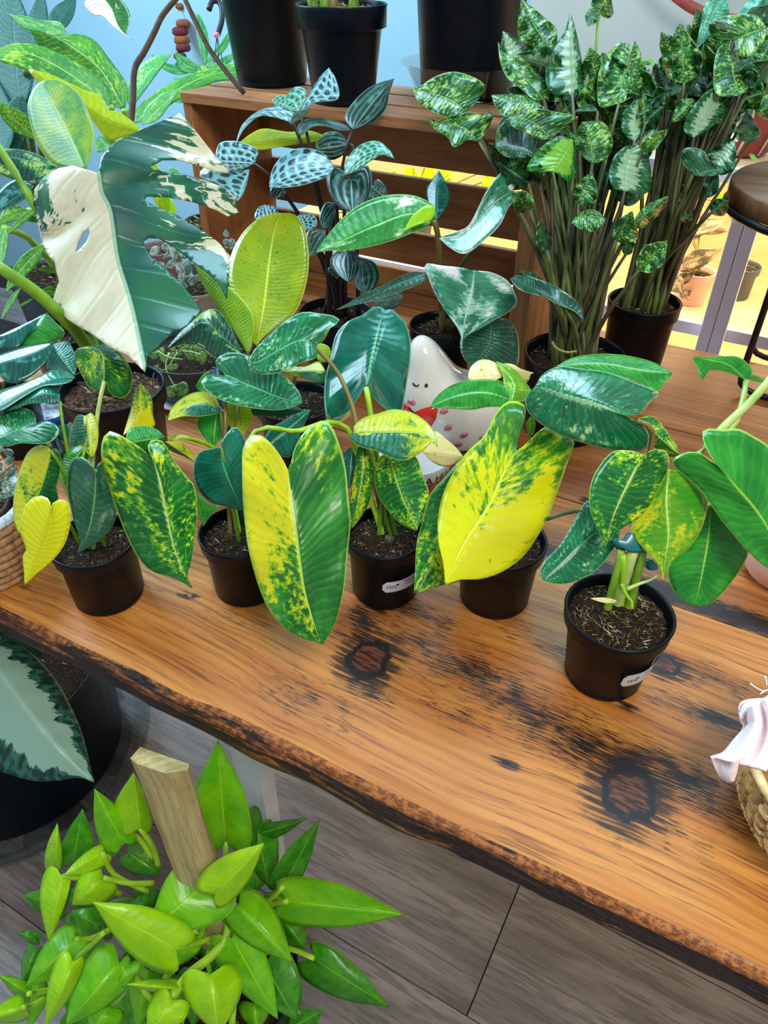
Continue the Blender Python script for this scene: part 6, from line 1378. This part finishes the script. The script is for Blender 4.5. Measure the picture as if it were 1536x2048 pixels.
cloth(c5((1272, 1095), (1290, 1040), (1380, 1015), (1500, 1010), (1600, 1010)), c5((1285, 1170), (1380, 1110), (1460, 1120), (1540, 1130), (1640, 1140)), lambda s, t: dW - .05 - .01 * t, .004, 8, 'rolled edge')
cloth(c5((1440, 1010), (1440, 1120), (1450, 1250), (1470, 1400), (1480, 1500)), c5((1700, 1000), (1700, 1150), (1700, 1250), (1700, 1400), (1700, 1450)), lambda s, t: dW - .05 - .01 * s, .008, 11, 'side drape')
fr_ = random.Random(2)
for q in (((1345, 918), (1400, 955), (1440, 968)), ((1438, 868), (1450, 900), (1452, 930)), ((1410, 985), (1440, 965), (1480, 955))):
    tube('loose_thread', [W(*px('S5', p), dW - .06) for p in q], .0006, .0004, M['white'], CL, 5, 8)

# ---------------------------------------------------------------- shelf contents
rz = on_y(1468, 345, 1.72)
RPOT = thing('hanging_red_pot', 'red pot in a cotton cord net on the top of the white shelf', 'potted plant', Vector((rz.x, 1.72, 1.0045)))
rq = Vector(RPOT.location)
lathe('pot', [(0, 0), (.045, 0), (.05, .004), (.066, .11), (.069, .112), (.069, .128), (.066, .13), (.062, .12), (0, .118)], M['terracotta'], RPOT, rq, 36)
for k in range(8):
    a = 6.2832 * k / 8
    tube('net_cord', [rq + Vector((.052 * math.cos(a), .052 * math.sin(a), .003)), rq + Vector((.063 * math.cos(a + .2), .063 * math.sin(a + .2), .06)), rq + Vector((.073 * math.cos(a), .073 * math.sin(a), .13))], .0025, .0025, M['macrame'], RPOT, 5, 8)
drp = depth(rq + Vector((0, 0, .13)))
for (b, t, w, m) in (((1290, 1140), (1100, 900), 55, 'hoya'), ((1280, 1150), (1380, 1010), 55, 'hoya'), ((1250, 1160), (1190, 1110), 40, 'cream_green'), ((1200, 1180), (1260, 1300), 45, 'cream_green'), ((1320, 1120), (1420, 1180), 35, 'hoya'), ((1280, 1080), (1230, 930), 50, 'dark_leaf'), ((1330, 1090), (1390, 900), 45, 'dark_leaf'), ((1370, 1410), (1450, 1480), 20, 'phil_lime')):
    al(RPOT, m, 'T1', b, t, w, w, drp - .05, drp - .07, 'ovate')
fx = on_y(1330, 330, 1.8)
FOL = thing('potted_foliage_plant', 'yellow-green small-leaved plant on the shelf top behind the crinkled leaves', 'potted plant', Vector((fx.x, 1.8, 1.0045)))
fo_, fot = pot_parts(FOL, Vector(FOL.location), .06, .05, .09, mat='grey_pot', seed=81)
dfo = depth(fot)
for i in range(30):
    x, y = HR.uniform(380, 660), HR.uniform(520, 1080); a = HR.uniform(-.8, 3.9); L = HR.uniform(60, 110)
    al(FOL, HR.choice(('phil_lime', 'phil_green', 'pothos')), 'T1', (x, y), (x + L * math.cos(a), y + L * math.sin(a) * .8), L * .22, L * .22, dfo + HR.uniform(-.06, .06), None, 'lance', NS=10, NK=3)
for p in ((420, 700), (500, 640), (560, 760), (480, 850), (620, 800)): stalk(FOL, fot, 'T1', p, dfo, 'stem_green', r0=.002, r1=.0015)
def shelf_plant(name, label, pxx, y, z, specs, matn, potmat='grey_pot', r=.05, h=.08):
    q = on_y(pxx[0], pxx[1], y); t = thing(name, label, 'potted plant', Vector((q.x, y, z + .0005)))
    p, top = pot_parts(t, Vector(t.location), r, r * .8, h, mat=potmat, seed=90)
    for (c, b, tp_, w, dz) in specs:
        d = depth(top) + dz; al(t, matn, c, b, tp_, w, w, d, d - .02, 'ovate')
        stalk(t, top, c, b, d, 'stem_brown', r0=.002, r1=.0016)
    return t
shelf_plant('potted_calathea', 'brown patterned calathea on the lit middle shelf', (1375, 610), 1.70, .70, [('T4', (330, 900), (650, 780), 75, -.02), ('T4', (300, 1040), (430, 960), 45, -.03), ('T4', (250, 1010), (330, 1130), 70, -.04), ('T4', (360, 640), (700, 560), 60, 0), ('T4', (420, 700), (540, 460), 50, 0), ('T4', (470, 620), (700, 640), 40, .02), ('T4', (340, 1100), (390, 1180), 50, 0)], 'calathea', 'pink_cer', .04, .07)
SR2 = random.Random(12)
specs = [('P', (x := SR2.uniform(640, 1010), yy := SR2.uniform(335, 445)), (x + SR2.uniform(-40, 40), yy + SR2.uniform(-40, 40)), 14, SR2.uniform(-.08, .08)) for _ in range(34)]
shelf_plant('potted_pothos', 'lime leaves lit yellow behind the crate slats', (820, 560), 1.72, .70, specs, 'pothos_b', 'grey_pot', .06, .09)
specs = [('P', (x := SR2.uniform(1090, 1230), yy := SR2.uniform(430, 560)), (x + SR2.uniform(-40, 40), yy + SR2.uniform(-40, 40)), 16, SR2.uniform(-.06, .06)) for _ in range(12)]
shelf_plant('potted_pothos', 'lime leaves on the lit shelf behind the brown stalks', (1170, 600), 1.72, .70, specs, 'pothos_b', 'grey_pot', .05, .09)
specs = [('T4', (150, 1600), (160, 1530), 30, -.05), ('T4', (170, 1600), (240, 1605), 25, -.05), ('T4', (640, 400), (690, 330), 40, .0), ('T4', (630, 410), (610, 340), 35, 0)]
shelf_plant('potted_pothos', 'small lime plant low on the lit shelf by the black pot', (1320, 780), 1.72, .36, specs[:2], 'pothos_b', 'grey_pot', .05, .09)
shelf_plant('potted_pothos', 'small lime plant on the lit shelf beside the wooden stand', (1500, 480), 1.78, .70, specs[2:], 'pothos_b', 'grey_pot', .04, .07)
hp = on_y(1375, 5, 2.2)
hoop = thing('macrame_hoop', 'red-brown curved hoop on the grey wall at the top', 'wall decor', hp)
rc = hp + Vector((.12, 0, .26))
tube('ring', [rc + Vector((.29 * math.cos(a), 0, .29 * math.sin(a))) for a in [6.2832 * k / 60 for k in range(61)]], .012, .012, M['ring_red'], hoop, 8, 61, False)
# ---------------------------------------------------------------- aglaonema on the floor by the table
ab = on_z(70, 1590, 0); cb = on_z(40, 1500, 0)
AG = thing('potted_aglaonema', 'silver and dark green leaf hanging over a large navy pot on the floor', 'potted plant', cb + Vector((0, 0, .007)))
agr = (on_z(222, 1495, .06) - Vector((cb.x, cb.y, .06))).length
agp, agt = pot_parts(AG, Vector(AG.location), agr * 1.12, agr * .95, .30, rim=.035, mat='navy', seed=91, size=.01)
AS = thing('clear_saucer', 'clear plastic saucer under the navy floor pot', 'saucer', cb)
lathe('saucer_wall', [(0, 0), (agr * 1.05, 0), (agr * 1.25, .03), (agr * 1.27, .055), (agr * 1.255, .057), (agr * 1.23, .032), (agr * 1.04, .004), (0, .004)], M['clear'], AS, cb, 56)
leaf(AG, 'aglao', 'S6', (-190, 140), (518, 1055), [(-250, 500), (-180, 820), (-60, 960), (60, 1015), (200, 1050), (330, 1045), (430, 1030)], [(-60, 180), (60, 270), (180, 350), (300, 480), (380, 620), (450, 780), (490, 940)], 1.05, .98, rib=[(0, 450), (200, 720), (400, 950)], da=.01, db=.04, arch=-.02, NS=30, NK=8, label='silver leaf with ragged dark green border')
leaf(AG, 'dark_leaf', 'S6', (-100, 100), (250, 390), [(0, 230), (120, 330)], [(60, 180), (190, 270)], 1.12, 1.10)
stalk(AG, agt, 'S6', (-190, 145), 1.05, 'stem_pale', r0=.007, r1=.005)

# ---------------------------------------------------------------- neon pothos round a wooden stake, on the floor in front of the table
dP = .93
sbt = W(*px('S7', (770, 740)), dP)            # where the stake goes into the foliage
PO = thing('potted_pothos', 'neon green pothos around a wooden stake on the floor', 'potted plant', (sbt.x, sbt.y, 0))
pot_top = .24
pop, pot_ = pot_parts(PO, Vector(PO.location), .10, .085, pot_top, rim=.03, mat='navy', seed=95, size=.008)
# stake: split timber, wedge section with a sloping top
def on_front(pxl, off):   # point shown at this pixel on a vertical plane through the stake, off metres behind its front
    v = ray(*pxl); return CAM + v * (((sbt - CAM).dot(_f) + off) / v.dot(_f))
base = [on_front(px('S7', p), o_) for p, o_ in (((478, 97), .0), ((500, 116), -.004), ((605, 152), -.012), ((690, 148), 0), ((693, 128), .012), ((545, 70), .02), ((515, 57), .018))]
bm = bmesh.new(); o = origin(PO)
upv = [bm.verts.new(p - o) for p in base]; lov = [bm.verts.new(Vector((p.x, p.y, .2)) - o) for p in base]
n_ = len(base)
for i in range(n_): bm.faces.new([upv[i], upv[(i + 1) % n_], lov[(i + 1) % n_], lov[i]])
bm.faces.new(upv[::-1]); bm.faces.new(lov)
bmesh.ops.subdivide_edges(bm, edges=[e for e in bm.edges if abs((e.verts[0].co - e.verts[1].co).z) > .1], cuts=14, use_grid_fill=True)
for v in bm.verts: v.co += Vector((noise.noise(v.co * 30), noise.noise(v.co * 30 + Vector((5, 0, 0))), 0)) * .0025
bmesh.ops.recalc_face_normals(bm, faces=list(bm.faces))
bm_obj('wooden_stake', bm, M['stake_wood'], PO, smooth=False, label='split wooden stake with a slanted top')
PL_ = [  # base, tip, half widths, distance base/tip, material, kind
 ((772, 548), (545, 735), 105, 120, .86, .83, 'pothos', 0), ((645, 800), (338, 628), 85, 95, .82, .80, 'pothos_b', 0), ((785, 600), (968, 412), 55, 75, .80, .78, 'pothos_b', 0),
 ((825, 412), (797, 36), 85, 110, .90, .82, 'pothos', 0), ((1052, 625), (1480, 676), 75, 82, .92, .90, 'pothos', 0), ((872, 645), (1072, 852), 70, 78, .86, .85, 'pothos', 0),
 ((1148, 835), (1426, 1015), 75, 60, .98, .97, 'pothos_d', 0), ((1035, 572), (1168, 328), 40, 50, .98, .97, 'pothos_d', 0), ((945, 378), (1122, 320), 28, 25, 1.0, .98, 'pothos_d', 5),
 ((512, 358), (488, 155), 40, 85, .86, .82, 'pothos_b', 0), ((450, 412), (345, 213), 50, 62, .87, .84, 'pothos', 0), ((268, 482), (302, 288), 62, 45, .93, .91, 'pothos_d', 0), ((205, 500), (210, 340), 18, 36, .92, .90, 'pothos_b', 0),
 ((375, 448), (232, 532), 28, 40, .88, .85, 'pothos_b', 0), ((228, 535), (178, 775), 60, 30, .87, .88, 'pothos_b', 0), ((378, 540), (262, 640), 62, 65, .88, .88, 'pothos_b', 0),
 ((275, 765), (92, 945), 60, 62, .93, .93, 'pothos', 0), ((435, 850), (238, 1085), 85, 75, .87, .86, 'pothos', 0), ((268, 848), (165, 1090), 50, 40, .83, .84, 'pothos_b', 0),
 ((85, 1015), (-40, 1060), 45, 40, .90, .90, 'pothos_b', 0), ((105, 965), (-5, 895), 30, 28, .95, .95, 'pothos', 0), ((652, 945), (458, 930), 28, 20, .83, .82, 'pothos_b', 0),
 ((632, 985), (540, 1130), 60, 65, .82, .82, 'pothos_b', 0), ((770, 893), (800, 1115), 95, 95, .83, .83, 'pothos_b', 0), ((850, 760), (1018, 1060), 80, 70, .88, .87, 'pothos', 0),
 ((970, 855), (1085, 1065), 75, 85, .94, .93, 'pothos_d', 0), ((478, 848), (412, 972), 28, 34, .88, .88, 'pothos', 0), ((690, 750), (598, 882), 58, 55, .92, .92, 'pothos', 0),
 ((725, 895), (705, 1090), 65, 60, .93, .93, 'pothos_d', 0), ((940, 360), (985, 580), 60, 60, 1.0, 1.0, 'pothos_d', 0), ((870, 520), (900, 655), 60, 55, .97, .97, 'pothos_d', 0),
 ((470, 450), (590, 530), 50, 50, .98, .98, 'pothos_d', 0), ((140, 765), (60, 740), 22, 20, .98, .98, 'pothos_d', 0), ((370, 720), (258, 660), 50, 45, .93, .92, 'pothos_d', 0),
 ((540, 880), (500, 1090), 55, 55, .93, .93, 'pothos', 0), ((1040, 700), (1120, 800), 60, 50, .98, .98, 'pothos_d', 0), ((400, 1010), (330, 1110), 60, 60, .88, .88, 'pothos', 0),
 ((900, 300), (930, 430), 50, 45, 1.0, 1.0, 'pothos_d', 0), ((650, 920), (670, 1080), 50, 40, .90, .90, 'pothos', 0), ((1000, 590), (1060, 660), 40, 40, .97, .97, 'pothos', 0), ((130, 800), (80, 930), 30, 40, .97, .97, 'pothos_d', 0),
 ((390, 400), (385, 470), 30, 30, .97, .97, 'pothos_d', 0), ((820, 800), (780, 900), 60, 60, .95, .95, 'pothos_d', 0), ((930, 1000), (940, 1100), 50, 50, .93, .93, 'pothos', 0), ((310, 720), (330, 830), 60, 60, .96, .96, 'pothos', 0), ((120, 930), (110, 1090), 40, 50, .96, .96, 'pothos', 0),
 ((220, 560), (215, 690), 35, 35, .95, .95, 'pothos_d', 0), ((960, 440), (930, 600), 60, 55, 1.02, 1.02, 'pothos_d', 0), ((560, 650), (470, 640), 50, 60, .98, .98, 'pothos_d', 0)]
pr_ = random.Random(4)
for (b, t, wa, wb2, d_, d1, m, bd) in PL_:
    al(PO, m, 'S7', b, t, wa * 1.14, wb2 * 1.14, d_, d1, 'heart', bend=bd, da=pr_.uniform(.008, .03), db=pr_.uniform(.002, .03), arch=pr_.uniform(-.022, -.004), curl=pr_.uniform(0, .012), ripple=.003, nr=2.0)
# filler leaves low in the clump
for i in range(46):
    b = (pr_.uniform(220, 1080), pr_.uniform(540, 1100)); a = pr_.uniform(0, 6.28); L = pr_.uniform(110, 170)
    al(PO, 'pothos_d', 'S7', b, (b[0] + L * math.cos(a), b[1] + L * math.sin(a)), L * .36, L * .36, 1.0 + pr_.uniform(0, .1), None, 'heart', da=.01, db=.01)
tube('vine', [W(*px('S7', p), d) for p, d in (((622, 985), .825), ((690, 895), .85), ((770, 830), .87), ((825, 760), .885), ((835, 690), .89), ((822, 620), .90), ((826, 400), .90))], .006, .0035, M['stem_lime'], PO, 8, 24)
for q in (((645, 800), (720, 780), (800, 750)), ((380, 740), (330, 790), (268, 850)), ((375, 450), (420, 530), (540, 590)), ((512, 358), (560, 430), (580, 500)), ((440, 412), (500, 390), (560, 470)), ((228, 535), (330, 550), (440, 600)), ((1052, 625), (990, 640), (920, 660)), ((1148, 835), (1060, 800), (960, 790)), ((1035, 572), (990, 620), (930, 650)),
          ((500, 880), (450, 960), (400, 1030)), ((720, 690), (745, 720), (720, 790)), ((275, 765), (340, 760), (420, 720)), ((770, 895), (760, 840), (770, 790)), ((378, 540), (470, 560), (560, 560)), ((85, 1015), (110, 1010), (170, 980)), ((105, 965), (130, 960), (190, 950)), ((785, 600), (800, 590), (830, 640))):
    tube('leaf_stalk', [W(*px('S7', p), .87 + .025 * i) for i, p in enumerate(q)], .0032, .0036, M['stem_lime'], PO, 6, 10)
for i in range(7):
    a = pr_.uniform(0, 6.28); st_ = pot_ + Vector((.06 * math.cos(a), .06 * math.sin(a), -.01))
    tube('vine', [st_, st_ + Vector((.03 * math.cos(a), .03 * math.sin(a), .1)), W(*px('S7', (pr_.uniform(400, 950), pr_.uniform(620, 850))), .93)], .005, .0035, M['stem_lime'], PO, 7, 12)
